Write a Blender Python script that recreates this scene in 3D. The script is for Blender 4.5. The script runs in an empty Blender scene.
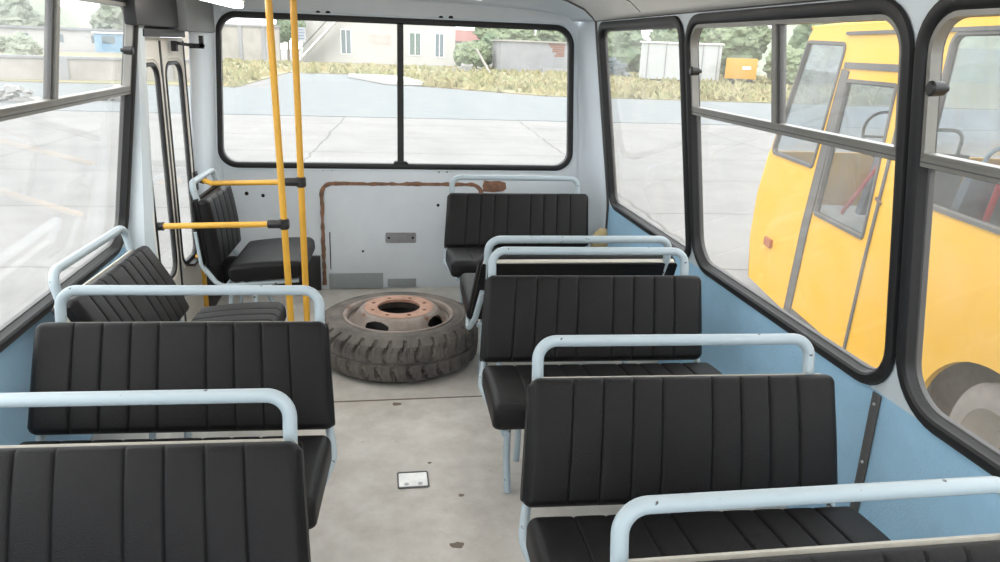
import bpy, bmesh, math, random
from mathutils import Vector, Matrix, noise
from mathutils.geometry import tessellate_polygon
random.seed(7)
PI = math.pi
scene = bpy.context.scene
COL = scene.collection

# ------------------------------------------------------------------ materials
def lin(c):
    o = []
    for v in c:
        v /= 255.0
        o.append(v / 12.92 if v <= 0.04045 else ((v + 0.055) / 1.055) ** 2.4)
    return o

def mat(name, rgb, rough=0.5, metal=0.0, var=0.0, vscale=6.0, rgb2=None, thr=(0.35, 0.65), bump=0.0, bscale=80.0, spec=0.5,
        spots=None, spot_scale=40.0, spot_thr=0.72, coat=0.0):
    m = bpy.data.materials.new(name); m.use_nodes = True
    nt = m.node_tree; n = nt.nodes; b = n['Principled BSDF']
    c1 = lin(rgb)
    b.inputs['Base Color'].default_value = (*c1, 1)
    b.inputs['Roughness'].default_value = rough
    b.inputs['Metallic'].default_value = metal
    b.inputs['Specular IOR Level'].default_value = spec
    b.inputs['Coat Weight'].default_value = coat
    tc = n.new('ShaderNodeTexCoord')
    out = None
    if rgb2 is not None or var > 0:
        if rgb2 is None:
            c2 = [max(0, v * (1 - var)) for v in c1]
        else:
            c2 = lin(rgb2)
        nz = n.new('ShaderNodeTexNoise'); nz.inputs['Scale'].default_value = vscale; nz.inputs['Detail'].default_value = 6
        nz.inputs['Roughness'].default_value = 0.65
        nt.links.new(tc.outputs['Object'], nz.inputs['Vector'])
        r = n.new('ShaderNodeValToRGB')
        r.color_ramp.elements[0].position = thr[0]; r.color_ramp.elements[1].position = thr[1]
        r.color_ramp.elements[0].color = (*c1, 1); r.color_ramp.elements[1].color = (*c2, 1)
        nt.links.new(nz.outputs['Fac'], r.inputs['Fac'])
        out = r.outputs['Color']
    if spots is not None:
        nz = n.new('ShaderNodeTexNoise'); nz.inputs['Scale'].default_value = spot_scale; nz.inputs['Detail'].default_value = 3
        nt.links.new(tc.outputs['Object'], nz.inputs['Vector'])
        r = n.new('ShaderNodeValToRGB')
        r.color_ramp.elements[0].position = spot_thr; r.color_ramp.elements[1].position = spot_thr + 0.03
        r.color_ramp.elements[0].color = (0, 0, 0, 1); r.color_ramp.elements[1].color = (1, 1, 1, 1)
        nt.links.new(nz.outputs['Fac'], r.inputs['Fac'])
        mx = n.new('ShaderNodeMix'); mx.data_type = 'RGBA'
        nt.links.new(r.outputs['Color'], mx.inputs[0])
        if out: nt.links.new(out, mx.inputs[6])
        else: mx.inputs[6].default_value = (*c1, 1)
        mx.inputs[7].default_value = (*lin(spots), 1)
        out = mx.outputs[2]
    if out: nt.links.new(out, b.inputs['Base Color'])
    if bump > 0:
        nz = n.new('ShaderNodeTexNoise'); nz.inputs['Scale'].default_value = bscale; nz.inputs['Detail'].default_value = 4
        nt.links.new(tc.outputs['Object'], nz.inputs['Vector'])
        bp = n.new('ShaderNodeBump'); bp.inputs['Strength'].default_value = bump; bp.inputs['Distance'].default_value = 0.01
        nt.links.new(nz.outputs['Fac'], bp.inputs['Height'])
        nt.links.new(bp.outputs['Normal'], b.inputs['Normal'])
    return m

def glass_mat(name, tint=(0.96, 0.97, 0.97), dirt=0.05, dirt_rgb=(225, 225, 220), refl=0.06):
    m = bpy.data.materials.new(name); m.use_nodes = True
    nt = m.node_tree; n = nt.nodes
    for x in list(n): n.remove(x)
    o = n.new('ShaderNodeOutputMaterial')
    t = n.new('ShaderNodeBsdfTransparent'); t.inputs['Color'].default_value = (*tint, 1)
    g = n.new('ShaderNodeBsdfGlossy'); g.inputs['Roughness'].default_value = 0.02
    fr = n.new('ShaderNodeFresnel')
    ge = n.new('ShaderNodeNewGeometry'); mi = n.new('ShaderNodeMapRange')      # same reflectance on both faces of the pane
    mi.inputs[3].default_value = 1.2; mi.inputs[4].default_value = 1 / 1.2
    nt.links.new(ge.outputs['Backfacing'], mi.inputs[0]); nt.links.new(mi.outputs[0], fr.inputs['IOR'])
    mx = n.new('ShaderNodeMixShader')
    nt.links.new(fr.outputs[0], mx.inputs[0]); nt.links.new(t.outputs[0], mx.inputs[1]); nt.links.new(g.outputs[0], mx.inputs[2])
    tl = n.new('ShaderNodeBsdfTranslucent'); tl.inputs['Color'].default_value = (*lin(dirt_rgb), 1)
    tc = n.new('ShaderNodeTexCoord'); nz = n.new('ShaderNodeTexNoise'); nz.inputs['Scale'].default_value = 5; nz.inputs['Detail'].default_value = 8
    nt.links.new(tc.outputs['Object'], nz.inputs['Vector'])
    mr = n.new('ShaderNodeMapRange'); mr.inputs[1].default_value = 0.3; mr.inputs[2].default_value = 0.75
    mr.inputs[3].default_value = dirt * 0.4; mr.inputs[4].default_value = dirt * 1.6
    nt.links.new(nz.outputs['Fac'], mr.inputs[0])
    m2 = n.new('ShaderNodeMixShader')
    nt.links.new(mr.outputs[0], m2.inputs[0]); nt.links.new(mx.outputs[0], m2.inputs[1]); nt.links.new(tl.outputs[0], m2.inputs[2])
    nt.links.new(m2.outputs[0], o.inputs['Surface'])
    return m

M = {}
M['vinyl'] = mat('black vinyl', (20, 19.5, 20.5), 0.45, bump=0.25, bscale=320, var=0.25, vscale=9, spec=0.22)
M['tube'] = mat('grey blue tube paint', (166, 180, 187), 0.38, spots=(70, 70, 72), spot_scale=34, spot_thr=0.665, bump=0.05, bscale=60)
M['board'] = mat('beige board edge', (206, 202, 190), 0.6, var=0.15, vscale=20)
M['yellow_tube'] = mat('yellow tube paint', (226, 172, 62), 0.38, spots=(60, 45, 30), spot_scale=17, spot_thr=0.77, var=0.12, vscale=5)
M['rubber'] = mat('black rubber', (22, 22, 24), 0.5, bump=0.06, bscale=60)
M['plastic'] = mat('black plastic', (30, 30, 32), 0.42)
M['wall_white'] = mat('pale grey wall paint', (214, 221, 226), 0.5, var=0.08, vscale=3, bump=0.04, bscale=150, spots=(120, 85, 65), spot_scale=22, spot_thr=0.775)
M['wall_corner'] = mat('pale corner paint', (216, 225, 232), 0.5, var=0.05, vscale=3)
M['pillar'] = mat('pale blue grey pillar paint', (205, 215, 220), 0.5, var=0.06, vscale=4)
M['wall_blue'] = mat('sky blue wall paint', (160, 202, 230), 0.48, var=0.1, vscale=5, bump=0.25, bscale=120)
M['ceil'] = mat('grey ceiling panel', (232, 231, 226), 0.6, var=0.06, vscale=4)
M['floor'] = mat('worn floor sheet', (214, 210, 203), 0.55, rgb2=(188, 182, 173), vscale=7, thr=(0.32, 0.70), bump=0.12, bscale=60, spots=(160, 146, 132), spot_scale=5.5, spot_thr=0.72)
M['floor_strip'] = mat('dark floor seam', (120, 108, 95), 0.6)
M['alu'] = mat('dull aluminium', (150, 149, 144), 0.42, metal=0.55, var=0.15, vscale=12)
M['alu_dark'] = mat('dark anodised trim', (92, 92, 92), 0.5, metal=0.3)
M['steel'] = mat('worn steel plate', (170, 170, 172), 0.35, metal=0.7, var=0.2, vscale=20)
M['bright_steel'] = mat('bright steel plate', (228, 228, 225), 0.3, metal=0.35, var=0.2, vscale=14)
M['grey_box'] = mat('grey cover paint', (120, 124, 126), 0.5, var=0.1)
M['black_box'] = mat('black cover', (26, 26, 28), 0.5)
M['door'] = mat('cream grey door paint', (222, 220, 212), 0.5, var=0.08)
M['glass'] = glass_mat('window glass', dirt=0.05)
M['glass_dirty'] = glass_mat('dusty window glass', dirt=0.05)
M['glass_bus'] = glass_mat('bus glass', tint=(0.80, 0.83, 0.85), dirt=0.12, dirt_rgb=(235, 238, 240))
M['tyre'] = mat('dusty tyre rubber', (112, 106, 100), 0.85, rgb2=(78, 74, 71), vscale=7, bump=0.35, bscale=50)
M['rim'] = mat('dusty grey rim', (150, 140, 132), 0.6, rgb2=(120, 108, 100), vscale=8, spots=(120, 80, 60), spot_scale=16, spot_thr=0.66)
M['rust_face'] = mat('rusty hub face', (176, 138, 118), 0.65, rgb2=(150, 112, 92), vscale=14)
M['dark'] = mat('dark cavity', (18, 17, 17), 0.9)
M['rust'] = mat('rust', (150, 108, 84), 0.85, rgb2=(104, 82, 68), vscale=30, bump=0.4, bscale=80)
M['vent'] = mat('grey vent paint', (150, 158, 160), 0.55, var=0.1)
M['lamp'] = mat('white lamp cover', (245, 232, 222), 0.35)
_b = M['lamp'].node_tree.nodes['Principled BSDF']; _b.inputs['Emission Color'].default_value = (1, 0.96, 0.92, 1); _b.inputs['Emission Strength'].default_value = 5.0  # glow added to the unlit lamps to lift cabin brightness
M['foam'] = mat('yellow foam', (176, 160, 118), 0.9, var=0.3, vscale=15)
M['yellow_body'] = mat('yellow bus paint', (212, 160, 34), 0.5)
M['yellow_box'] = mat('yellow truck body paint', (180, 132, 40), 0.5)
M['orange_lens'] = mat('orange lens', (150, 78, 30), 0.35)
M['bus_rubber'] = mat('grey dusty rubber', (84, 82, 80), 0.7)
M['wheel_dust'] = mat('dusty bus tyre', (128, 120, 114), 0.85, var=0.2, vscale=12)
M['arch'] = mat('muddy wheel arch', (112, 96, 84), 0.9, var=0.3, vscale=18)
M['hub'] = mat('dusty hub', (138, 128, 118), 0.7, var=0.2)
M['bus_seat'] = mat('grey bus seat', (120, 124, 130), 0.7)
M['bus_inside'] = mat('light bus interior', (190, 190, 188), 0.7)
M['red'] = mat('red strap', (200, 50, 55), 0.5)
M['asphalt'] = mat('pale blue asphalt', (100, 107, 111), 0.9, rgb2=(110, 114, 114), vscale=1.2)
M['grass'] = mat('dry yellow grass', (140, 130, 96), 0.9, rgb2=(124, 126, 90), vscale=0.35, thr=(0.4, 0.6))
M['grass_base'] = mat('dry verge', (132, 124, 98), 0.95, rgb2=(120, 120, 90), vscale=0.3, thr=(0.4, 0.6))
M['render_white'] = mat('white render', (172, 170, 166), 0.9, var=0.08, vscale=0.6)
M['old_wall'] = mat('weathered pale wall', (158, 154, 148), 0.9, rgb2=(142, 138, 132), vscale=0.8)
M['garage'] = mat('weathered garage render', (138, 140, 143), 0.9, rgb2=(128, 128, 130), vscale=0.7)
M['brick'] = mat('exposed brick', (132, 94, 78), 0.9, var=0.2, vscale=6)
M['win_dark'] = mat('blue grey window', (96, 108, 114), 0.3)
M['win_green'] = mat('green grey window', (88, 104, 96), 0.3)
M['leaf'] = mat('tree leaves', (104, 118, 92), 0.9, rgb2=(86, 102, 78), vscale=1.2)
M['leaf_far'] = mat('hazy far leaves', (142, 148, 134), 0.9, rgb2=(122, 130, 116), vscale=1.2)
M['leaf2'] = mat('bush leaves', (120, 130, 102), 0.9, rgb2=(100, 113, 88), vscale=1.5)
M['bark'] = mat('bark', (110, 100, 88), 0.9)
M['metal_white'] = mat('white painted metal', (225, 225, 222), 0.5)
M['container'] = mat('pale container paint', (168, 171, 171), 0.6, var=0.1, vscale=0.8)
M['roof_red'] = mat('red roof sheet', (126, 88, 82), 0.8)
M['rubble'] = mat('white rubble', (150, 149, 147), 0.9, var=0.2, vscale=3)
M['blue_paint'] = mat('blue paint', (122, 152, 172), 0.6)
M['sign_white'] = mat('white sign', (150, 152, 154), 0.5)
M['sign_blue'] = mat('blue lettering', (92, 108, 136), 0.5)
M['pipe'] = mat('bluish scrap metal', (100, 112, 118), 0.6, var=0.3, vscale=2)

# ground: concrete slabs with dark joints
def slab_mat():
    m = bpy.data.materials.new('concrete slabs'); m.use_nodes = True
    nt = m.node_tree; n = nt.nodes; b = n['Principled BSDF']
    b.inputs['Roughness'].default_value = 0.9
    tc = n.new('ShaderNodeTexCoord')
    br = n.new('ShaderNodeTexBrick'); br.offset = 0.0; br.squash = 1.0
    br.inputs['Scale'].default_value = 1.0; br.inputs['Mortar Size'].default_value = 0.035; br.inputs['Mortar Smooth'].default_value = 0.3
    br.inputs['Brick Width'].default_value = 6.0; br.inputs['Row Height'].default_value = 3.2
    br.inputs['Color1'].default_value = (*lin((121, 120, 119)), 1); br.inputs['Color2'].default_value = (*lin((117, 117, 116)), 1)
    br.inputs['Mortar'].default_value = (*lin((94, 93, 91)), 1)
    mp = n.new('ShaderNodeMapping'); mp.inputs['Location'].default_value = (2.2, 1.1, 0); mp.inputs['Rotation'].default_value = (0, 0, 0.05)
    nzd = n.new('ShaderNodeTexNoise'); nzd.inputs['Scale'].default_value = 1.4
    nt.links.new(tc.outputs['Object'], nzd.inputs['Vector'])
    mxv = n.new('ShaderNodeMix'); mxv.data_type = 'RGBA'; mxv.blend_type = 'ADD'; mxv.inputs[0].default_value = 0.22
    nt.links.new(tc.outputs['Object'], mxv.inputs[6]); nt.links.new(nzd.outputs['Color'], mxv.inputs[7])
    nt.links.new(mxv.outputs[2], mp.inputs['Vector']); nt.links.new(mp.outputs[0], br.inputs['Vector'])
    nz = n.new('ShaderNodeTexNoise'); nz.inputs['Scale'].default_value = 0.8; nz.inputs['Detail'].default_value = 9; nz.inputs['Roughness'].default_value = 0.7
    nt.links.new(tc.outputs['Object'], nz.inputs['Vector'])
    r = n.new('ShaderNodeValToRGB'); r.color_ramp.elements[0].position = 0.3; r.color_ramp.elements[1].position = 0.6
    r.color_ramp.elements[0].color = (0.78, 0.78, 0.78, 1); r.color_ramp.elements[1].color = (1, 1, 1, 1)
    nt.links.new(nz.outputs['Fac'], r.inputs['Fac'])
    mx = n.new('ShaderNodeMix'); mx.data_type = 'RGBA'; mx.blend_type = 'MULTIPLY'; mx.inputs[0].default_value = 1
    nt.links.new(br.outputs['Color'], mx.inputs[6]); nt.links.new(r.outputs['Color'], mx.inputs[7])
    nt.links.new(mx.outputs[2], b.inputs['Base Color'])
    return m
M['slabs'] = slab_mat()

# ------------------------------------------------------------------ object helpers
def link(name, bm, m, parent=None, smooth=True, angle=40):
    me = bpy.data.meshes.new(name)
    bmesh.ops.recalc_face_normals(bm, faces=bm.faces[:])
    bm.to_mesh(me); bm.free()
    o = bpy.data.objects.new(name, me); COL.objects.link(o)
    me.materials.append(m if not isinstance(m, str) else M[m])
    if smooth:
        me.polygons.foreach_set('use_smooth', [True] * len(me.polygons))
        try: me.set_sharp_from_angle(angle=math.radians(angle))
        except Exception: pass
    if parent: o.parent = parent
    return o

def empty(name, loc=(0, 0, 0), rz=0.0):
    o = bpy.data.objects.new(name, None); COL.objects.link(o)
    o.empty_display_size = 0.1
    o.location = loc; o.rotation_euler = (0, 0, rz)
    return o

def tag(o, label=None, cat=None, group=None, kind=None):
    if label: o['label'] = label
    if cat: o['category'] = cat
    if group: o['group'] = group
    if kind: o['kind'] = kind
    return o

def copy_tree(o, parent=None):
    c = o.copy(); COL.objects.link(c)
    if parent: c.parent = parent
    for ch in list(o.children): copy_tree(ch, c)
    return c

def add_box(bm, lo, hi, rot=None, origin=None, bevel=0.0):
    g = bmesh.ops.create_cube(bm, size=1.0)
    vs = g['verts']
    lo = Vector(lo); hi = Vector(hi); c = (lo + hi) / 2; s = hi - lo
    for v in vs: v.co = Vector((v.co.x * s.x, v.co.y * s.y, v.co.z * s.z)) + c
    if bevel > 0:
        es = list({e for v in vs for e in v.link_edges})
        r = bmesh.ops.bevel(bm, geom=es, offset=bevel, segments=2, affect='EDGES', profile=0.6)
        vs = list({v for f in r['faces'] for v in f.verts} | {v for v in vs if v.is_valid})
    if rot is not None:
        o = Vector(origin) if origin is not None else c
        for v in vs: v.co = rot @ (v.co - o) + o
    return vs

def box(name, lo, hi, m, parent=None, bevel=0.004, rot=None, origin=None):
    bm = bmesh.new(); add_box(bm, lo, hi, rot, origin, bevel)
    return link(name, bm, m, parent)

def add_tube(bm, pts, r, seg=14, cap=True):
    pts = [Vector(p) for p in pts]
    rings = []; up = None
    for i, p in enumerate(pts):
        if i == 0: t = pts[1] - p
        elif i == len(pts) - 1: t = p - pts[i - 1]
        else: t = (pts[i + 1] - p).normalized() + (p - pts[i - 1]).normalized()
        t.normalize()
        if up is None:
            a = Vector((0, 0, 1)) if abs(t.z) < 0.9 else Vector((1, 0, 0))
            up = (a - a.dot(t) * t).normalized()
        else:
            up = (up - up.dot(t) * t).normalized()
        s = t.cross(up)
        rr = r[i] if isinstance(r, (list, tuple)) else r
        rings.append([bm.verts.new(p + rr * (math.cos(2 * PI * k / seg) * up + math.sin(2 * PI * k / seg) * s)) for k in range(seg)])
    for a, b in zip(rings, rings[1:]):
        for k in range(seg):
            bm.faces.new((a[k], a[(k + 1) % seg], b[(k + 1) % seg], b[k]))
    if cap:
        bm.faces.new(rings[0]); bm.faces.new(rings[-1])

def tube(name, pts, r, m, parent=None, seg=14):
    bm = bmesh.new(); add_tube(bm, pts, r, seg)
    return link(name, bm, m, parent, angle=60)

def fillet(pts, rad, n=8):
    """polyline with rounded corners"""
    pts = [Vector(p) for p in pts]; out = [pts[0]]
    for i in range(1, len(pts) - 1):
        p = pts[i]; a = (pts[i - 1] - p); b = (pts[i + 1] - p)
        la, lb = a.length, b.length; a.normalize(); b.normalize()
        rr = rad[i - 1] if isinstance(rad, (list, tuple)) else rad
        ang = a.angle(b)
        if ang > PI - 0.02: out.append(p); continue
        d = min(rr / math.tan(ang / 2), la * 0.49, lb * 0.49); R = d * math.tan(ang / 2)
        c = p + (a + b).normalized() * (R / math.sin(ang / 2))
        s = p + a * d - c; e = p + b * d - c
        tot = s.angle(e); ax = s.cross(e).normalized()
        for k in range(n + 1): out.append(c + Matrix.Rotation(tot * k / n, 3, ax) @ s)
    out.append(pts[-1]); return out

def add_lathe(bm, prof, seg=64, center=(0, 0, 0), closed=False, rfun=None):
    c = Vector(center); rings = []
    for j, (r, z) in enumerate(prof):
        ring = []
        for k in range(seg):
            a = 2 * PI * k / seg
            rr = rfun(a, r, z, j) if rfun else r
            ring.append(bm.verts.new(c + Vector((rr * math.cos(a), rr * math.sin(a), z))))
        rings.append(ring)
    n = len(rings)
    for j in range(n if closed else n - 1):
        a, b = rings[j], rings[(j + 1) % n]
        for k in range(seg):
            bm.faces.new((a[k], a[(k + 1) % seg], b[(k + 1) % seg], b[k]))
    return rings

def rrect(u0, v0, u1, v1, r, n=8):
    """counter-clockwise rounded rectangle"""
    if not isinstance(r, (list, tuple)): r = (r,) * 4       # bl br tr tl
    out = []
    for (cu, cv, a0, rr) in ((u0 + r[0], v0 + r[0], PI, r[0]), (u1 - r[1], v0 + r[1], 1.5 * PI, r[1]), (u1 - r[2], v1 - r[2], 0, r[2]), (u0 + r[3], v1 - r[3], 0.5 * PI, r[3])):
        for k in range(n + 1):
            a = a0 + 0.5 * PI * k / n
            out.append((cu + rr * math.cos(a), cv + rr * math.sin(a)))
    return out

def round_poly(poly, r, n=6):
    P = [Vector((p[0], p[1], 0)) for p in poly]
    out = []
    N = len(P)
    for i in range(N):
        p = P[i]; a = P[i - 1] - p; b = P[(i + 1) % N] - p
        la, lb = a.length, b.length; a.normalize(); b.normalize()
        rr = r[i] if isinstance(r, (list, tuple)) else r
        ang = a.angle(b); d = min(rr / math.tan(ang / 2), la * 0.49, lb * 0.49); R = d * math.tan(ang / 2)
        c = p + (a + b).normalized() * (R / math.sin(ang / 2)); s = p + a * d - c; e = p + b * d - c
        tot = s.angle(e); ax = s.cross(e).normalized()
        for k in range(n + 1):
            q = c + Matrix.Rotation(tot * k / n, 3, ax) @ s; out.append((q.x, q.y))
    return out

def add_slab(bm, outer, holes, mapf, n0, n1):
    loops = [outer] + list(holes)
    flat = [p for l in loops for p in l]
    tris = tessellate_polygon([[Vector((p[0], p[1], 0)) for p in l] for l in loops])
    A = [bm.verts.new(mapf(p[0], p[1], n0)) for p in flat]
    B = [bm.verts.new(mapf(p[0], p[1], n1)) for p in flat]
    for t in tris:
        try:
            bm.faces.new([A[i] for i in t]); bm.faces.new([B[i] for i in reversed(t)])
        except ValueError: pass
    k = 0
    for l in loops:
        m_ = len(l)
        for i in range(m_):
            a, b = k + i, k + (i + 1) % m_
            try: bm.faces.new((A[a], A[b], B[b], B[a]))
            except ValueError: pass
        k += m_

def slab(name, outer, holes, mapf, n0, n1, m, parent=None):
    bm = bmesh.new(); add_slab(bm, outer, holes, mapf, n0, n1)
    return link(name, bm, m, parent, angle=30)

def inset(path, d):
    N = len(path); out = []
    for i in range(N):
        p0, p1, p2 = path[i - 1], path[i], path[(i + 1) % N]
        t = Vector((p2[0] - p0[0], p2[1] - p0[1])).normalized()
        out.append((p1[0] - t.y * d, p1[1] + t.x * d))
    return out

def ring(name, path, profile, mapf, m, parent=None):
    """closed rubber / metal ring; profile = [(inward offset, wall-normal offset)...] closed loop"""
    bm = bmesh.new()
    loops = [[bm.verts.new(mapf(p[0], p[1], nn)) for p in inset(path, w)] for (w, nn) in profile]
    N = len(path); K = len(profile)
    for j in range(K):
        a, b = loops[j], loops[(j + 1) % K]
        for i in range(N):
            bm.faces.new((a[i], a[(i + 1) % N], b[(i + 1) % N], b[i]))
    return link(name, bm, m, parent, angle=35)

# ------------------------------------------------------------------ bus shell dimensions
RX, LX, LEAN = 1.395, -1.065, 0.15
ZS, ZT = 0.645, 1.775
YR = 4.945
YF = -1.1
def map_right(u, v, n): return Vector((RX + LEAN * (1.35 - v) - n, u, v))
def map_left(u, v, n): return Vector((LX - LEAN * (1.35 - v) + n, u, v))
def map_rear(u, v, n):
    return Vector((0.174 + (u - 0.174) * (1 - 0.0476 * (v - 0.86)), YR - n, v))

def structure(o, label=None):
    o['kind'] = 'structure'
    if label: o['label'] = label
    return o

# floor with a step well by the rear left door
fl = [(-1.28, YF), (1.52, YF), (1.52, YR), (-1.05, YR), (-1.05, 4.47), (-0.78, 4.47), (-0.78, 3.72), (-1.28, 3.72)]
def map_floor(u, v, n): return Vector((u, v, n))
o = slab('floor', fl, [], map_floor, -0.03, 0.0, 'floor'); structure(o)
step = box('step_well', (-1.06, 3.73, -0.42), (-0.78, 4.46, -0.38), 'alu_dark', None); structure(step)
box('riser', (-0.795, 3.73, -0.39), (-0.78, 4.46, -0.031), 'alu_dark', step)
o = box('trim_1', (-0.80, 3.232, 0.0), (0.95, 3.240, 0.0025), 'floor_strip', None, bevel=0.0); structure(o, 'dark joint across the floor sheet')

# side walls
W2R = rrect(1.805, ZS, 3.25, 1.748, (0.16, 0.15, 0.13, 0.13))
W3R = rrect(0.33, ZS, 1.772, 1.748, (0.15, 0.16, 0.13, 0.13))
W4R = rrect(-1.45, ZS, 0.27, 1.748, 0.14)
W1R = rrect(3.295, ZS + 0.005, 4.58, 1.748, (0.08, 0.10, 0.09, 0.09))
wr = slab('wall_right', [(YF, 0.625), (4.66, 0.625), (4.66, ZT), (YF, ZT)], [W1R, W2R, W3R, W4R], map_right, -0.035, 0.0, 'pillar'); structure(wr)
box('lower_panel', (1.50, YF, 0.0), (1.53, 4.66, 0.638), 'wall_blue', wr, bevel=0.0)
W1L = rrect(2.20, ZS, 3.655, 1.748, (0.16, 0.15, 0.13, 0.13))
W2L = rrect(0.70, ZS, 2.15, 1.748, 0.14)
W3L = rrect(-1.45, ZS, 0.62, 1.748, 0.14)
wl = slab('wall_left', [(YF, 0.625), (3.675, 0.625), (3.675, ZT), (YF, ZT)], [W1L, W2L, W3L], map_left, -0.035, 0.0, 'pillar'); structure(wl)
box('lower_panel', (-1.20, YF, 0.0), (-1.17, 3.70, 0.638), 'wall_blue', wl, bevel=0.0)
# door post
bm = bmesh.new()
P0 = [(-1.17, 3.66), (-1.17, 3.71), (-1.14, 3.71), (-1.14, 3.66)]
for z0, z1, x0, x1, w0, w1 in ((-0.4, 0.64, -1.04, -1.04, 0.145, 0.145), (0.64, 1.78, -1.04, -0.99, 0.145, 0.03)):
    vs = []
    for (z, x, ww) in ((z0, x0, w0), (z1, x1, w1)):
        vs.append([bm.verts.new((x + dx, y, z)) for dx, y in ((-ww, 3.67), (-ww, 3.71), (0.0, 3.71), (-0.04 if ww > 0.1 else -0.015, 3.67))])
    for k in range(4): bm.faces.new((vs[0][k], vs[0][(k + 1) % 4], vs[1][(k + 1) % 4], vs[1][k]))
    bm.faces.new(vs[0]); bm.faces.new(vs[1])
link('door_post', bm, 'pillar', wl)

# rear wall with the wide window and rounded corners
RW = rrect(-0.965, 0.822, 1.312, 1.738, 0.12, 10)
outline = [(-1.05, -0.03), (1.41, -0.03), (1.41, 1.98), (-1.05, 1.98)]
wb = slab('wall_rear', outline, [RW], map_rear, -0.03, 0.0, 'wall_white'); structure(wb)
# right corner: curved panel from trim ring to rear wall; left: flat return
def corner_surface(name, rows, m, parent):
    bm = bmesh.new(); g = [[bm.verts.new(p) for p in r] for r in rows]
    for a, b in zip(g, g[1:]):
        for i in range(len(a) - 1): bm.faces.new((a[i], a[i + 1], b[i + 1], b[i]))
    o = link(name, bm, m, parent)
    s = o.modifiers.new('thick', 'SOLIDIFY'); s.thickness = 0.012; s.offset = 0
    return o
rows = []
for z in [i * 0.1 for i in range(0, 19)]:
    xw = 1.497 if z <= 0.66 else map_right(0, z, 0).x
    xr = map_rear(1.352, z, 0).x
    row = []
    for k in range(9):
        a = 0.5 * PI * k / 8
        row.append((xw - (xw - xr) * (1 - math.cos(a)), 4.65 + (YR - 4.65) * math.sin(a), z))
    rows.append(row)
corner_surface('corner_panel', rows, 'wall_corner', wb)
rows = []
for z in [-0.03 + i * 0.09 for i in range(0, 21)]:
    xl = map_rear(-1.0, z, 0).x
    rows.append([(xl - 0.012, 4.46, z), (xl - 0.006, 4.7, z), (xl, 4.88, z), (xl + 0.02, 4.93, z), (xl + 0.06, 4.95, z)])
corner_surface('corner_panel', rows, 'wall_corner', wb)
t = box('skirt_shade_panel', (-1.003, 4.48, 0.001), (-0.985, 4.90, 0.30), 'black_box', None); tag(t, 'black panel standing in for shade on the left wall under the corner seat', 'panel')  # shade under the corner seat put in as a black panel
# the hatch in the rear wall
rh = empty('rear_hatch', (0.17, YR, 0.37))
tag(rh, 'pale engine hatch in rear wall with a rusty outline behind the spare wheel', 'hatch')
def map_h(u, v, n): return Vector((u - 0.17, -n, v - 0.37))
slab('hatch_panel', rrect(-0.325, 0.02, 0.70, 0.705, (0.02, 0.02, 0.06, 0.06)), [], map_h, 0.0005, 0.006, 'wall_white', rh)
bm = bmesh.new()
path = fillet([(-0.343, 0, 0.03), (-0.343, 0, 0.715), (0.70, 0, 0.715), (0.70, 0, 0.03)], 0.07, 8)
dense = []
for a, b in zip(path, path[1:]):
    m_ = max(1, int((b - a).length / 0.02))
    for k in range(m_): dense.append(a.lerp(b, k / m_))
dense.append(path[-1])
vv = []
for i, p in enumerate(dense):
    t = (dense[min(i + 1, len(dense) - 1)] - dense[max(i - 1, 0)]).normalized(); nrm = Vector((-t.z, 0, t.x))
    w = 0.0125 + 0.006 * noise.noise(p * 9.0) + 0.006 * noise.noise(p * 31.0); off = 0.004 * noise.noise(p * 17 + Vector((3, 1, 2)))
    q = p + nrm * off
    vv.append([bm.verts.new(Vector((q.x - 0.17, -dn, q.z - 0.37)) + nrm * s * w) for s, dn in ((-1, 0.0008), (-0.6, 0.011), (0.6, 0.011), (1, 0.0008))])
for a, b in zip(vv, vv[1:]):
    for k in range(3): bm.faces.new((a[k], a[k + 1], b[k + 1], b[k]))
tag(link('seal_strip', bm, 'rust', rh), 'rusty strip around the hatch')
bm = bmesh.new(); add_box(bm, (-0.302, -0.012, 0.14 - 0.37), (-0.296, -0.007, 0.395 - 0.37))
o = link('hinge_slot', bm, 'dark', rh); o.location = (-0.17, 0, 0)
for n_, lo, hi, mm in (('steel_plate', (0.064, 0.316), (0.268, 0.392), 'steel'),):
    t = empty('steel_plate', (0.166, YR - 0.0062, 0.354))
    tag(t, 'small grey steel plate with two screws on the rear hatch', 'plate')
    slab('plate', rrect(-0.102, -0.036, 0.102, 0.036, 0.012), [], lambda u, v, n: Vector((u, -n, v)), 0, 0.004, mm, t)
    for sx in (-0.08, 0.08):
        bm = bmesh.new(); bmesh.ops.create_uvsphere(bm, u_segments=10, v_segments=6, radius=0.008)
        s = link('screw', bm, 'dark', t); s.location = (sx, -0.005, 0.0); s.scale = (1, 0.5, 1)
t = box('vent_panel', (-0.312, -0.012, 0.0), (0.045, 0, 0.105), 'vent', None, bevel=0.003); t.location = (0, YR - 0.0062, 0.004)
tag(t, 'wide flat grey vent panel at the foot of the rear hatch', 'panel')
t = box('cover_plate', (0.075, -0.010, 0.0), (0.268, 0, 0.055), 'vent', None, bevel=0.003); t.location = (0, YR - 0.0062, 0.012)
tag(t, 'short grey cover plate right of the wide vent panel', 'panel')
t = box('kick_shade_panel', (-0.985, 4.905, 0.001), (-0.365, 4.9445, 0.235), 'black_box', None); tag(t, 'black low panel standing in for shade at the foot of the rear wall left of the hatch', 'panel')  # shadowed lower wall built as a black panel
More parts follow.
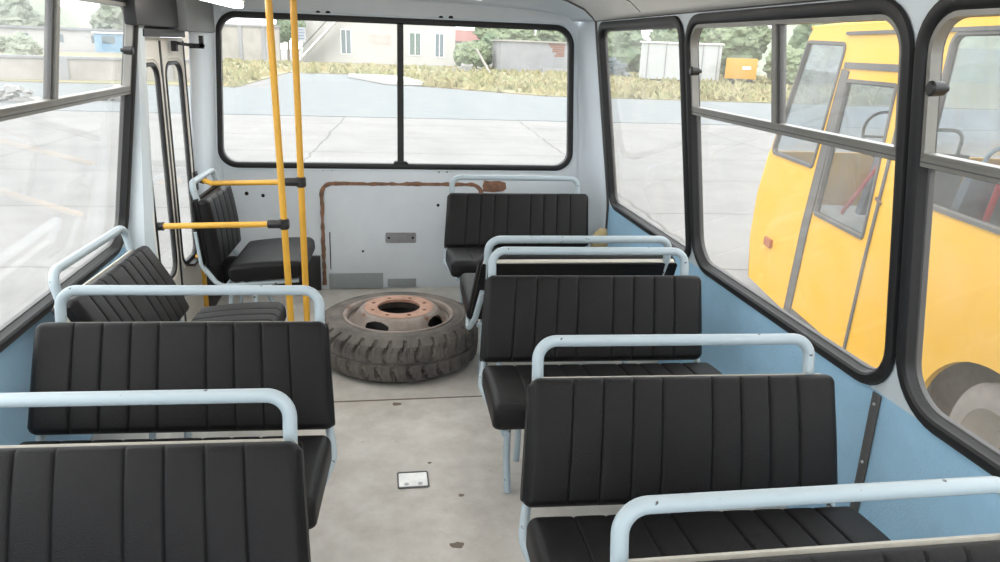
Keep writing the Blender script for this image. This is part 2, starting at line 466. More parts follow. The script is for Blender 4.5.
# peeled patch, holes and key slot
bm = bmesh.new()
pts = [(0.715 + 0.10 * (k % 8) / 7, 0.70) for k in range(8)]
poly = [(0.695, 0.67), (0.76, 0.665), (0.83, 0.672), (0.852, 0.69), (0.845, 0.73), (0.80, 0.742), (0.74, 0.738), (0.70, 0.745), (0.69, 0.71)]
add_slab(bm, [(p[0] + 0.02, p[1]) for p in poly], [], lambda u, v, n: Vector((u, YR - n, v)), 0.0003, 0.003)
o = link('bare_patch', bm, 'rust', wb)
for (hx, hz, r) in ((-0.329, 0.803, 0.006), (-0.272, 0.804, 0.006), (0.417, 0.797, 0.006), (0.470, 0.798, 0.006), (0.413, 0.576, 0.011), (-0.326, 1.752, 0.018), (-0.267, 1.754, 0.018), (0.419, 1.753, 0.018), (0.481, 1.756, 0.018), (-0.71, 0.635, 0.012), (-0.81, 0.648, 0.013), (-0.086, 0.262, 0.008)):
    bm = bmesh.new(); bmesh.ops.create_uvsphere(bm, u_segments=10, v_segments=6, radius=r)
    s = link('screw_hole', bm, 'dark', wb); s.location = (hx, YR - 0.0065 if -0.33 < hx < 0.7 and hz < 0.7 else YR, hz); s.scale = (1, 0.35, 1)

# ceiling: shallow arch, then a dome down to the rear wall
CX = 0.165
prof = [(-1, -1.165, 1.775), (-1, -1.145, 1.80), (-1, -1.09, 1.845), (-1, -0.985, 1.888), (-1, -0.80, 1.94), (-1, -0.5, 1.985), (-1, 0.0, 2.01)]
half = [(p[1], p[2]) for p in prof]
full = half + [(-x, z) for x, z in reversed(half[:-1])]
rows = [[(CX + x, y, z) for x, z in full] for y in (YF, 0.5, 2.3, 3.8, 4.65)]
def solid_rows(name, rows, m, parent=None, th=0.02, off=1.0):
    bm = bmesh.new(); g = [[bm.verts.new(p) for p in r] for r in rows]
    for a, b in zip(g, g[1:]):
        for i in range(len(a) - 1): bm.faces.new((a[i], a[i + 1], b[i + 1], b[i]))
    o = link(name, bm, m, parent)
    s = o.modifiers.new('thick', 'SOLIDIFY'); s.thickness = th; s.offset = 0
    return o
ce = solid_rows('ceiling', rows, 'ceil'); structure(ce)
drows = []
for k in range(9):
    a = 0.5 * PI * k / 8
    y = 4.655 + (YR - 0.005 - 4.655) * math.sin(a); f = 1 - math.cos(a)
    drows.append([(CX + x * (1 - 0.06 * f), y, z - f * max(0, (z - 1.80)) * 0.75 ) for x, z in full])
o = solid_rows('ceiling_dome', drows, 'wall_corner', ce)
# trim: ring at the joint, long strips above the windows
ringpath = [Vector((1.50, 4.645, 0.02)), Vector((1.496, 4.645, 0.62))] + [map_right(4.645, z, 0.004) for z in (0.7, 1.0, 1.35, 1.7)] + [Vector((CX - x, 4.645, z - 0.012)) for x, z in half] + [Vector((CX + x, 4.645, z - 0.012)) for x, z in reversed(half[:-1])]
o = tube('trim_2', ringpath, 0.009, 'alu_dark'); structure(o, 'dark joint strip where the rear module meets the body')
o = tube('trim_3', [(1.335, YF, 1.772), (1.335, 4.63, 1.772)], 0.008, 'alu_dark'); structure(o)
o = tube('trim_4', [(-1.005, YF, 1.772), (-1.005, 3.43, 1.772)], 0.008, 'alu_dark'); structure(o)
for i, y in enumerate((3.79, 2.3, 0.6)):
    o = tube('trim_%d' % (5 + i), [(CX + x, y, z - 0.010) for x, z in full[1:-1]], 0.005, 'alu_dark'); structure(o)
o = box('trim_8', (1.494, 1.845, 0.02), (1.4995, 1.885, 0.635), 'alu_dark'); structure(o, 'dark vertical metal strip on the blue wall')
o.data.materials[0] = M['alu_dark']
for z in (0.60, 0.40, 0.2):
    bm = bmesh.new(); bmesh.ops.create_uvsphere(bm, u_segments=8, v_segments=5, radius=0.006)
    s = link('screw', bm, 'steel', o); s.location = (1.493, 1.865, z)

# ------------------------------------------------------------------ windows
SEAL = [(-0.012, 0.004), (-0.008, 0.016), (0.004, 0.021), (0.020, 0.019), (0.028, 0.012), (0.031, -0.002), (0.035, -0.010), (0.035, -0.032), (0.022, -0.034), (0.0005, -0.034), (0.0005, 0.001)]
def side_window(n, path, mapf, y0, y1, slider, divider=None, knob=None, near=False):
    w = empty('window_%d' % n); structure(w)
    ring('seal', path, SEAL, mapf, 'rubber', w)
    z0, z1 = ZS, 1.748
    if not slider:
        slab('pane', inset(path, 0.03), [], mapf, -0.024, -0.020, 'glass', w)
        ring('edge_trim', inset(path, 0.035), [(0, -0.012), (0.005, -0.014), (0.006, -0.03), (0, -0.03)], mapf, 'alu_dark', w)
        return w
    zb0, zb1 = 1.344, 1.372
    lower = rrect(y0 + 0.034, z0 + 0.034, y1 - 0.034, zb0 + 0.006, (0.12, 0.11, 0.004, 0.004))
    slab('pane', lower, [], mapf, -0.030, -0.026, 'glass_dirty', w)
    ring('edge_trim', rrect(y0 + 0.035, z0 + 0.035, y1 - 0.035, zb0, (0.12, 0.12, 0.004, 0.004)), [(0, -0.012), (0.005, -0.014), (0.006, -0.03), (0, -0.03)], mapf, 'alu_dark', w)
    bm = bmesh.new(); add_slab(bm, [(y0 + 0.028, zb0), (y1 - 0.028, zb0), (y1 - 0.028, zb1), (y0 + 0.028, zb1)], [], mapf, -0.026, 0.008)
    link('frame_bar', bm, 'alu', w)
    bm = bmesh.new(); add_slab(bm, [(y0 + 0.03, zb0 + 0.010), (y1 - 0.03, zb0 + 0.010), (y1 - 0.03, zb0 + 0.014), (y0 + 0.03, zb0 + 0.014)], [], mapf, 0.0078, 0.0092)
    link('bar_groove', bm, 'alu_dark', w)
    up = rrect(y0 + 0.030, zb1 - 0.006, y1 - 0.030, z1 - 0.030, (0.006, 0.006, 0.1, 0.1))
    ring('upper_frame', up, [(0, 0.008), (0.013, 0.008), (0.015, -0.020), (0, -0.03)], mapf, 'alu', w)
    dv = divider
    for (a, b, nn) in ((y0 + 0.036, dv + 0.012, -0.012), (dv - 0.012, y1 - 0.036, -0.022)):
        ra = 0.08 if a < dv - 0.02 else 0.004
        rb = 0.08 if a >= dv - 0.02 else 0.004
        slab('pane', rrect(a, zb1 + 0.002, b, z1 - 0.036, (0.004, 0.004, rb, ra)), [], mapf, nn - 0.004, nn, 'glass', w)
    for dd, nn, mm, ww in ((dv - 0.012, -0.004, 'alu_dark', 0.009), (dv + 0.010, 0.005, 'alu', 0.013)):
        bm = bmesh.new(); add_slab(bm, [(dd - ww, zb1), (dd + ww, zb1), (dd + ww, z1 - 0.038), (dd - ww, z1 - 0.038)], [], mapf, -0.026, nn)
        link('divider', bm, mm, w)
    for (ky, kz) in knob or ():
        p = mapf(ky, kz, -0.012); q = mapf(ky, kz, 0.03)
        d = (q - p).normalized()
        bm = bmesh.new(); add_tube(bm, [p, p + d * 0.012, p + d * 0.013, p + d * 0.045, p + d * 0.05], [0.008, 0.008, 0.017, 0.019, 0.014], 16)
        link('knob', bm, 'plastic', w)
    return w
side_window(1, W1R, map_right, 3.295, 4.58, False)
side_window(2, W2R, map_right, 1.805, 3.25, True, 2.495, [(3.15, 1.53)])
side_window(3, W3R, map_right, 0.33, 1.772, True, 1.0, [(1.69, 1.54)])
side_window(4, W4R, map_right, -1.45, 0.27, True, -0.6)
side_window(5, W1L, map_left, 2.20, 3.655, True, 2.80, [(3.53, 1.53)])
side_window(6, W2L, map_left, 0.70, 2.15, True, 1.4)
side_window(7, W3L, map_left, -1.45, 0.62, True, -0.4)
w8 = empty('window_8'); structure(w8)
SEAL_R = [(-0.010, 0.003), (-0.006, 0.014), (0.006, 0.018), (0.020, 0.016), (0.027, 0.008), (0.028, -0.03), (0.02, -0.03), (0.0005, -0.03), (0.0005, 0.001)]
ring('seal', RW, SEAL_R, map_rear, 'rubber', w8)
slab('pane', inset(RW, 0.024), [], map_rear, -0.024, -0.019, 'glass', w8)
bm = bmesh.new(); add_slab(bm, [(0.147, 0.85), (0.187, 0.85), (0.187, 1.71), (0.147, 1.71)], [], map_rear, -0.03, 0.014)
add_slab(bm, [(0.115, 0.845), (0.22, 0.845), (0.205, 0.866), (0.13, 0.866)], [], map_rear, -0.03, 0.02)
link('mullion', bm, 'rubber', w8)
# pressed pale rim below the rear window
ring('rim', rrect(-0.985, 0.80, 1.332, 1.76, 0.135, 10), [(0, 0.0), (0.004, 0.007), (0.012, 0.007), (0.016, 0.0)], map_rear, 'wall_corner', w8)

# ------------------------------------------------------------------ folding door
d1 = empty('door_1', (0, 0, 0)); structure(d1)
def map_door(u, v, n): return Vector((-1.048 + (u - 3.68) * 0.05 + n, u, v))
for (a, b, g0, g1) in ((3.715, 4.035, 3.735, 3.985), (4.045, 4.435, 4.095, 4.365)):
    hole = rrect(g0, 0.42, g1, 1.46, (0.07, 0.07, 0.07, 0.07))
    lf = slab('leaf', rrect(a, -0.36, b, 1.585, 0.01, 2), [hole], map_door, -0.008, 0.006, 'door', d1)
    ring('seal', hole, [(-0.012, 0.0065), (-0.008, 0.011), (0.002, 0.012), (0.007, 0.008), (0.008, -0.010), (0.001, -0.010), (0.001, 0.006)], map_door, 'rubber', lf)
    slab('pane', inset(hole, 0.006), [], map_door, -0.004, -0.001, 'glass', lf)
    ring('pressed_rim', inset(hole, -0.035), [(0, 0.0062), (0.003, 0.011), (0.010, 0.011), (0.013, 0.0062)], map_door, 'door', lf)
    for e in (a, b):
        bm = bmesh.new(); add_slab(bm, [(e - 0.006, -0.35), (e + 0.006, -0.35), (e + 0.006, 1.57), (e - 0.006, 1.57)], [], map_door, -0.012, 0.010)
        link('edge_seal', bm, 'rubber', lf)
bm = bmesh.new(); add_slab(bm, [(3.70, 1.588), (4.33, 1.588), (4.33, 1.622), (3.70, 1.622)], [], map_door, -0.02, 0.05)
link('track', bm, 'black_box', d1)
bm = bmesh.new(); add_slab(bm, [(3.70, 1.586), (4.45, 1.586), (4.45, 1.72), (3.70, 1.72)], [], map_door, -0.03, -0.021)
link('head_filler', bm, 'black_box', d1)
bm = bmesh.new()
add_tube(bm, [map_door(4.18, 1.56, 0.05), map_door(4.33, 1.548, 0.09), map_door(4.40, 1.548, 0.12)], 0.008, 8)
add_box(bm, (-0.95, 4.33, 1.535), (-0.88, 4.355, 1.56)); add_box(bm, (-0.90, 4.33, 1.54), (-0.88, 4.355, 1.60))
add_box(bm, (-1.0, 4.16, 1.52), (-0.975, 4.20, 1.57))
link('arm', bm, 'black_box', d1)
tag(tube('pull_bar', fillet([map_door(4.30, 0.41, 0.012), map_door(4.30, 0.40, 0.05), map_door(4.30, -0.05, 0.05), map_door(4.30, -0.06, 0.012)], 0.02, 4), 0.014, 'yellow_tube', d1), 'yellow pull bar')
bm = bmesh.new(); add_slab(bm, rrect(4.16, 0.395, 4.36, 0.41, 0.003, 2), [], map_door, 0.012, 0.045); link('bracket', bm, 'plastic', d1)
# covers over the door
t = box('door_gear_cover', (-1.018, 3.50, 1.632), (-0.965, 4.215, 1.80), 'black_box', None, bevel=0.012); tag(t, 'black box cover above the front leaf of the folding door', 'cover')
t = box('door_header_cover', (-1.02, 4.222, 1.618), (-0.925, 4.925, 1.83), 'grey_box', None, bevel=0.012); tag(t, 'grey header cover between the black box and the rear window', 'cover')

# ------------------------------------------------------------------ seats
FR9 = [0.137, 0.232, 0.327, 0.42, 0.58, 0.673, 0.768, 0.863]
FR5 = [0.2, 0.4, 0.6, 0.8]
def pad(w, a0, a1, b0, b1, r, seams, mapf, puff=0.003, groove=0.0035, end_r=0.03, n=7):
    """upholstered pad lofted along x; section in (a, b); front face at b1"""
    xs = set()
    for k in range(9):
        d = end_r * (1 - math.cos(0.5 * PI * k / 8)); xs.add(round(-w / 2 + d, 5)); xs.add(round(w / 2 - d, 5))
    for s in seams:
        c = (s - 0.5) * w
        for d in (-0.016, -0.009, -0.005, -0.0025, 0, 0.0025, 0.005, 0.009, 0.016): xs.add(round(c + d, 5))
    k = -w / 2 + 0.05
    while k < w / 2 - 0.05: xs.add(round(k, 5)); k += 0.03
    xs = sorted(xs)
    edges = [0] + list(seams) + [1]
    bm = bmesh.new(); rings = []
    for x in xs:
        e = min(x + w / 2, w / 2 - x)
        d = 0.0 if e >= end_r else end_r - math.sqrt(max(0, end_r ** 2 - (end_r - e) ** 2))
        f = x / w + 0.5
        for i in range(len(edges) - 1):
            if edges[i] <= f <= edges[i + 1]:
                q = (f - edges[i]) / (edges[i + 1] - edges[i]); break
        g = sum(math.exp(-(((f - s) * w) / 0.003) ** 2) for s in seams)
        ch = puff * (1 - (2 * q - 1) ** 4) - groove * g
        dd = min(d, r * 0.9)
        sec = rrect(a0 + dd, b0 + dd * 0.6, a1 - dd, b1 - dd, max(r - dd, 0.003), n)
        # densify long straight sides
        pts = []
        for i, p in enumerate(sec):
            pts.append(p); nx = sec[(i + 1) % len(sec)]
            L = math.hypot(nx[0] - p[0], nx[1] - p[1])
            if L > 0.05:
                for j in range(1, 7): pts.append((p[0] + (nx[0] - p[0]) * j / 7, p[1] + (nx[1] - p[1]) * j / 7))
        row = []
        for (a, b) in pts:
            h = (b - (b0 + b1) / 2) / ((b1 - b0) / 2)
            if h > 0:
                aa = (a - a0) / (a1 - a0) * 2 - 1
                b = b + h * (ch + 0.010 * (1 - aa ** 2))
            row.append(bm.verts.new(mapf(x, a, b)))
        rings.append(row)
    for p, q in zip(rings, rings[1:]):
        m_ = len(p)
        for i in range(m_): bm.faces.new((p[i], p[(i + 1) % m_], q[(i + 1) % m_], q[i]))
    bm.faces.new(rings[0]); bm.faces.new(rings[-1])
    return bm

def make_seat(w, aisle, seams, ly=0.15, ztop=0.745, cdepth=0.42, skew=0.0, plain=False):
    """faces local -Y; origin on the floor under the top front edge of the backrest"""
    s = empty('bus_seat')
    lean = math.atan2(ly, ztop - 0.437)
    tdir = Vector((0, math.sin(lean), math.cos(lean)))      # up along the backrest
    nd = Vector((0, -math.cos(lean), math.sin(lean)))       # forward normal
    base = Vector((0, -ly, 0.437))
    H = math.hypot(ly, ztop - 0.437)
    def mb(x, a, b): return base + Vector((x + aisle * (1 - a / H) * (0.03 * (x * aisle / w + 0.5) + skew * (0.5 - x * aisle / w)), 0, 0)) + tdir * a + nd * b
    link('backrest', pad(w, 0.0, H, -0.055, 0.0, 0.022, seams, mb), 'vinyl', s, angle=50)
    bm = bmesh.new(); add_slab(bm, rrect(-w / 2 + 0.014, 0.004, w / 2 - 0.014, H + 0.004, 0.012, 4), [], lambda u, v, n: mb(u, v, n), -0.074, -0.054)
    tag(link('backboard', bm, 'board', s), 'beige board edge')
    bm = bmesh.new(); add_slab(bm, rrect(-w / 2 + 0.004, 0.006, w / 2 - 0.004, H - 0.002, 0.012, 4), [], lambda u, v, n: mb(u, v, n), -0.081, -0.073)
    link('back_cover', bm, 'vinyl', s)
    # cushion
    tilt = math.atan2(0.03, 0.41)
    f = Vector((0, -math.cos(tilt), math.sin(tilt))); up = Vector((0, math.sin(tilt), math.cos(tilt)))
    c_in, c_out = w / 2 - 0.0075, w / 2 + 0.026
    cb = Vector((aisle * (c_out - c_in) / 2, -ly - 0.038, 0.352))
    def mc(x, a, b): return cb + Vector((x, 0, 0)) + f * a + up * b
    cw = c_in + c_out
    cu = link('cushion', pad(cw, 0.0, cdepth, 0.0, 0.092, 0.032, [] if plain else seams, mc, puff=0.002, groove=0.004, end_r=0.028), 'vinyl', s, angle=50)
    for sx in (-1, 1):
        x = sx * (cw / 2 - 0.012)
        tube('piping', [mc(x, a * cdepth, 0.092 + 0.010 * (1 - (2 * a - 1) ** 2) - 0.0095) for a in (0.07, 0.19, 0.34, 0.48, 0.63, 0.77, 0.90)] + [mc(x, cdepth - 0.014, 0.066), mc(x, cdepth - 0.006, 0.04)], 0.0035, 'vinyl', cu, 6)
    # handrail
    xa = aisle * (w / 2 - 0.030); xb = -aisle * (w / 2 - 0.055)
    top = base + tdir * H - nd * 0.066
    pts = fillet([(xa, top.y - 0.05, top.z - 0.10), (xa, top.y, top.z + 0.0), (xa, top.y + 0.02, ztop + 0.076), (xb, top.y + 0.02, ztop + 0.076), (xb, top.y, top.z), (xb, top.y - 0.05, top.z - 0.10)], [0.05, 0.085, 0.085, 0.05], 9)
    tube('handrail', pts, 0.0165, 'tube', s, 16)
    for sx in (-1, 1):
        xo = sx * ((c_out if sx == aisle else c_in) - 0.002); xt = sx * (w / 2 - 0.02)
        rear = base - nd * 0.088
        p = fillet([rear + tdir * (H * 0.55) + Vector((xt, 0, 0)), rear + tdir * 0.02 + Vector(((xt + xo) / 2, 0, 0)), Vector((xo, -ly + 0.01, 0.335)), Vector((xo - sx * 0.045, -ly - cdepth, 0.358))], [0.08, 0.075], 8)
        tube('side_frame', p, 0.0135, 'tube', s, 12)
        xl = sx * (w / 2 - 0.065)
        tube('leg', fillet([(xl, -ly - 0.16, 0.352), (xl, -ly - 0.16, 0.12), (xl, -ly - 0.22, 0.0)], 0.05, 5), 0.014, 'tube', s, 12)
        xm = sx * (w / 2 - 0.13)
        tube('leg', fillet([(xm, -ly - 0.03, 0.352), (xm, -ly - 0.005, 0.10), (xm, -ly + 0.01, 0.0)], 0.05, 4), 0.013, 'tube', s, 12)
    tube('cross_bar', [(-w / 2 + 0.02, -ly - 0.16, 0.345), (w / 2 - 0.02, -ly - 0.16, 0.345)], 0.012, 'tube', s, 10)
    tube('cross_bar', [(-w / 2 + 0.02, -ly - 0.03, 0.338), (w / 2 - 0.02, -ly - 0.03, 0.338)], 0.012, 'tube', s, 10)
    return s

SW = 0.885
GR, GL = 'double bus seats along the right wall', 'double bus seats along the left wall'
seatR = make_seat(SW, -1, FR9, skew=0.018)
seatL = make_seat(SW, 1, FR9)
def place(src, x, y, rz, label, group, first=False):
    o = src if first else copy_tree(src)
    o.location = (x, y, 0); o.rotation_euler = (0, 0, rz)
    tag(o, label, 'seat', group); return o
place(seatR, 0.851, 1.805, -0.05, 'right black seat beside the dark metal strip on the blue wall', GR, True)
place(seatR, 0.838, 1.03, -0.01, 'nearest right hand black seat, its chipped rail crossing the bottom right corner', GR)
place(seatR, 0.868, 2.772, -0.045, 'black double seat facing us, standing back to back against another seat', GR)
place(seatR, 0.880, 4.515, -0.012, 'rearmost right seat under the rear window, in front of the peeled patch', GR)
place(seatL, 0.885, 3.12, PI - 0.02, 'seat turned to the rear, only its black back and rail showing', GR)
place(seatL, -0.600, 2.335, -0.052, 'left black double seat right behind the nearest one, facing us', GL, True)
place(seatL, -0.616, 1.560, -0.045, 'nearest left black seat with a small scuff, cut by the bottom left edge', GL)
s3 = make_seat(0.76, 1, FR9, cdepth=0.38)
place(s3, -0.985, 2.945, PI / 2 - 0.05, 'sideways facing seat below the left window, its rail along the wall', GL, True)
s4 = make_seat(0.54, 1, FR5, 0.035, 0.80, 0.395, plain=True)
for c in s4.children:
    if c.name.startswith('backboard'):
        c.data.materials[0] = M['vinyl']; del c['label']
place(s4, -0.835, 4.235, PI / 2 - 0.04, 'narrow single seat in the rear left corner behind the yellow poles', None, True)

# small foam piece wedged behind the rearmost right seat
bm = bmesh.new(); bmesh.ops.create_icosphere(bm, subdivisions=3, radius=1)
for v in bm.verts:
    v.co *= 1 + 0.25 * noise.noise(v.co * 1.7)
    v.co = Vector((v.co.x * 0.055, v.co.y * 0.035, v.co.z * 0.085))
o = link('foam_scrap', bm, 'foam'); o.location = (1.385, 4.40, 0.46)
tag(o, 'yellowish foam scrap wedged between the rearmost seat and the wall', 'scrap')

# ------------------------------------------------------------------ yellow poles
def pole(x, y, zr, xw, yw, label, bend, tilt=0.0, zw=None):
    zw = zr if zw is None else zw
    p = empty('grab_pole', (x, y, 0)); tag(p, label, 'pole', 'yellow grab poles by the rear door')
    tube('post', [(0, 0, 0), (0, 0, 2.0)], 0.0165, 'yellow_tube', p, 18)
    bm = bmesh.new(); add_lathe(bm, [(0.018, 0.0), (0.045, 0.0), (0.045, 0.006), (0.018, 0.010)], 24, closed=True); link('foot_flange', bm, 'yellow_tube', p)
    a = Vector((-0.02, 0, zr)); b = Vector((xw - x + 0.03, yw - y, zw))
    pts = [a, b] if not bend else fillet([a, Vector((xw - x + 0.10, yw - y - 0.05, zw)), Vector((xw - x + 0.03, yw - y, zw + 0.015))], 0.05, 6)
    tube('side_rail', pts, 0.0145, 'yellow_tube', p, 16)
    bm = bmesh.new()
    add_tube(bm, [(0, 0, zr - 0.026), (0, 0, zr - 0.022), (0, 0, zr + 0.022), (0, 0, zr + 0.026)], [0.020, 0.024, 0.024, 0.020], 18)
    add_tube(bm, [(0.024, 0, zr), (-0.02, 0, zr), (-0.075, 0, zr), (-0.08, 0, zr)], [0.021, 0.022, 0.021, 0.017], 18)
    link('clamp', bm, 'plastic', p)
    e = pts[-1]
    bm = bmesh.new()
    d = (pts[-1] - pts[-2]).normalized()
    add_tube(bm, [e - d * 0.03, e + d * 0.035], 0.021, 18)
    add_box(bm, (e.x + d.x * 0.03 - 0.012, e.y - 0.028, zw - 0.05), (e.x + d.x * 0.03 + 0.008, e.y + 0.028, zw + 0.055), bevel=0.004)
    link('wall_bracket', bm, 'plastic', p)
    p.rotation_euler = (0, tilt, 0)
    return p
pole(-0.432, 3.75, 0.727, -1.055, 3.75, 'yellow grab pole nearer to us, its side rail crossing the door', False, -0.0185)
pole(-0.372, 3.92, 0.906, -1.005, 4.44, 'yellow grab pole farther back, its side rail bent at the corner seat', True, 0.0, 0.812)

# ------------------------------------------------------------------ lamps
def lamp(x, y0, y1, z, label):
    l = empty('ceiling_lamp', (x, y1, z)); tag(l, label, 'lamp', 'tube lamps under the ceiling')
    L = y0 - y1
    bm = bmesh.new(); add_box(bm, (-0.038, L, 0.0), (0.038, 0, 0.03), bevel=0.006); link('body', bm, 'metal_white', l)
    bm = bmesh.new(); add_box(bm, (-0.03, L + 0.02, -0.03), (0.03, -0.012, 0.001), bevel=0.012); link('diffuser', bm, 'lamp', l)
    zz = 1.96 - z
    for yy in (-0.06, L + 0.2):
        bm = bmesh.new(); add_box(bm, (-0.012, yy - 0.008, 0.03), (0.012, yy + 0.008, zz)); link('hanger', bm, 'plastic', l)
lamp(-0.655, 2.7, 4.10, 1.765, 'white tube lamp hanging at the top left beside the grey header cover')
for yy in (0.9, -0.9):  # unseen lamps added towards the front to brighten the cabin
    lamp(-0.60, yy, yy + 1.35, 1.80, 'unseen tube lamp added farther forward on the left to brighten the cabin')
    lamp(0.75, yy, yy + 1.35, 1.80, 'unseen tube lamp added farther forward on the right to brighten the cabin')
lamp(0.555, 3.0, 4.27, 1.865, 'white tube lamp on the ceiling right of the poles, only its end showing')

# ------------------------------------------------------------------ spare wheel
sw = empty('spare_wheel', (0.115, 3.775, 0)); tag(sw, 'dusty spare truck wheel lying flat on the floor before the rear hatch', 'wheel')
R0, TW = 0.42, 0.245
tp = []
for (r, z) in ((0.262, 0.028), (0.285, 0.02), (0.33, 0.010), (0.365, 0.012), (0.388, 0.026), (0.400, 0.036), (0.4045, 0.05), (0.4055, 0.07), (0.4055, 0.09), (0.4055, 0.105), (0.4055, 0.114), (0.4055, 0.118), (0.4055, 0.127), (0.4055, 0.131), (0.4055, 0.145), (0.4055, 0.165), (0.4055, 0.182), (0.4045, 0.195), (0.400, 0.209), (0.388, 0.219), (0.365, 0.233), (0.345, 0.240), (0.338, 0.243), (0.331, 0.240), (0.315, 0.243), (0.300, 0.240), (0.285, 0.232), (0.262, 0.214)):
    tp.append((r + 0.015 * (r - 0.262) / 0.143, z))
NB = 34
def tread(a, r, z, j):
    if r < 0.386: 
        return r
    q = (a / (2 * PI) * NB + (0.5 if z > 0.1225 else 0.0)) % 1.0
    zz = abs(z - 0.1225)
    wdt = 0.10 if zz < 0.05 else 0.21 + 0.07 * noise.noise(Vector((a * 9, z * 3, 0)))
    q2 = (q + 0.25 * math.sin((zz) * 40)) % 1.0
    dep = 0.0
    if q2 < wdt: dep = 0.022 if zz > 0.05 else 0.012
    if zz < 0.007: dep = max(dep, 0.010)
    if q2 > 0.5 and q2 < 0.54 and zz > 0.03: dep = max(dep, 0.005)
    return r - dep + 0.0015 * noise.noise(Vector((math.cos(a) * 30, math.sin(a) * 30, z * 60)))
bm = bmesh.new(); add_lathe(bm, tp, 612, closed=False, rfun=tread); link('tire', bm, 'tyre', sw, angle=28)
# rim: lip, gutter, sloping disc with four hand holes
rp = [(0.262, 0.03), (0.272, 0.21), (0.292, 0.236), (0.288, 0.243), (0.280, 0.243), (0.272, 0.236), (0.268, 0.215), (0.262, 0.205), (0.255, 0.203)]
K = 22
slope = []
for k in range(K + 1):
    t = k / K
    r = 0.255 - 0.062 * t; z = 0.203 + 0.066 * (3 * t * t - 2 * t ** 3)
    slope.append((r, z))
prof_ = rp + slope[1:] + [(0.187, 0.2725), (0.180, 0.274), (0.1795, 0.268)]
bm = bmesh.new(); rings = add_lathe(bm, prof_, 288)
kill = []
for f in bm.faces:
    c = f.calc_center_median(); r = math.hypot(c.x, c.y); a = math.degrees(math.atan2(c.y, c.x))
    if r < 0.252 and c.z > 0.203 and r > 0.19:
        for ha in (-122, -34, 56, 146):
            da = (a - ha + 180) % 360 - 180
            if (da / 17.0) ** 2 + ((c.z - 0.232) / 0.025) ** 2 < 1: kill.append(f); break
bmesh.ops.delete(bm, geom=kill, context='FACES')
link('rim', bm, 'rim', sw, angle=35)
bm = bmesh.new()
ringo = [(0.181 * math.cos(2 * PI * k / 96), 0.181 * math.sin(2 * PI * k / 96)) for k in range(96)]
hole = [[(0.112 * math.cos(2 * PI * k / 64), 0.112 * math.sin(2 * PI * k / 64)) for k in range(64)]]
for b in range(8):
    a = 2 * PI * (b + 0.42) / 8; hole.append([(0.144 * math.cos(a) + 0.0115 * math.cos(2 * PI * k / 16), 0.144 * math.sin(a) + 0.0115 * math.sin(2 * PI * k / 16)) for k in range(16)])
add_slab(bm, ringo, hole, lambda u, v, n: Vector((u, v, n)), 0.262, 0.276)
tag(link('mounting_face', bm, 'rust_face', sw), 'rusty mounting face with eight bolt holes')
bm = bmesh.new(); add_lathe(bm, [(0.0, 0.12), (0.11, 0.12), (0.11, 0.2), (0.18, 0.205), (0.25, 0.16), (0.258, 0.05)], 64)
tag(link('wheel_shade_liner', bm, 'dark', sw), 'dark liner standing in for shade inside the wheel')  # near-black liner, shade inside the wheel put into its colour

# floor fittings
fp = empty('floor_plate', (0.128, 2.54, 0)); tag(fp, 'small bright metal plate on the floor of the aisle', 'plate')
slab('plate', rrect(-0.055, -0.05, 0.055, 0.05, 0.008), [], lambda u, v, n: Vector((u, v, n)), 0.0002, 0.004, 'bright_steel', fp)
ring('rim', rrect(-0.060, -0.055, 0.060, 0.055, 0.01), [(0, 0.0002), (0, 0.006), (0.006, 0.006), (0.006, 0.0002)], lambda u, v, n: Vector((u, v, n)), 'alu_dark', fp)
for (sx, sy) in ((-0.026, -0.03), (0.026, -0.03)):
    tube('screw', [(sx, sy, 0.004), (sx, sy, 0.0055)], 0.009, 'steel', fp, 12)

for (sx, sy, r1, r2, sd) in ((0.254, 2.132, 0.026, 0.014, 3), (0.085, 3.19, 0.024, 0.014, 8), (0.30, 2.42, 0.012, 0.008, 5), (0.20, 2.66, 0.008, 0.006, 2)):
    pts = []
    for k in range(24):
        a = 2 * PI * k / 24; q = 1 + 0.5 * noise.noise(Vector((math.cos(a) * 1.5, math.sin(a) * 1.5, sd)))
        pts.append((sx + r1 * q * math.cos(a), sy + r2 * q * math.sin(a)))
    st_ = slab('stain', pts, [], map_floor, 0.0002, 0.0012, 'floor_strip', bpy.data.objects['floor'])
# ------------------------------------------------------------------ yellow bus outside
G = -0.88
BA = 0.15
BP = Vector((3.547, 4.729, 0))
yb = empty('parked_bus', (BP.x, BP.y, G), 0.0)
tag(yb, 'yellow bus parked outside beyond the right hand windows', 'bus')
bd = Vector((math.sin(BA), math.cos(BA), 0)); bn = Vector((-math.cos(BA), math.sin(BA), 0))
def map_bus(u, v, n):
    x = 0.04 * (v - 0.7)
    taper = 0.0
    return bd * u + bn * (n - x - taper) + Vector((0, 0, v - G))
BW = 2.4
def map_bus_far(u, v, n):
    p = map_bus(u, v, 0); return p - bn * (BW - 0.08 * (v - 0.7) + n)
qwin = round_poly([(1.27, 0.70), (2.25, 0.70), (1.86, 1.74), (1.09, 1.72)], 0.05)
dwin = round_poly([(0.18, 0.34), (1.05, 0.34), (0.95, 1.44), (0.18, 1.44)], 0.03)
pw = [rrect(-1.80, 0.73, -0.36, 1.78, 0.08), rrect(-3.35, 0.73, -1.90, 1.78, 0.08), rrect(-4.9, 0.73, -3.45, 1.78, 0.08)]
HU, HV = -1.52, -0.48
arch = [(HU + 0.62 * math.cos(PI * k / 24), HV + 0.50 * math.sin(PI * k / 24)) for k in range(25)]
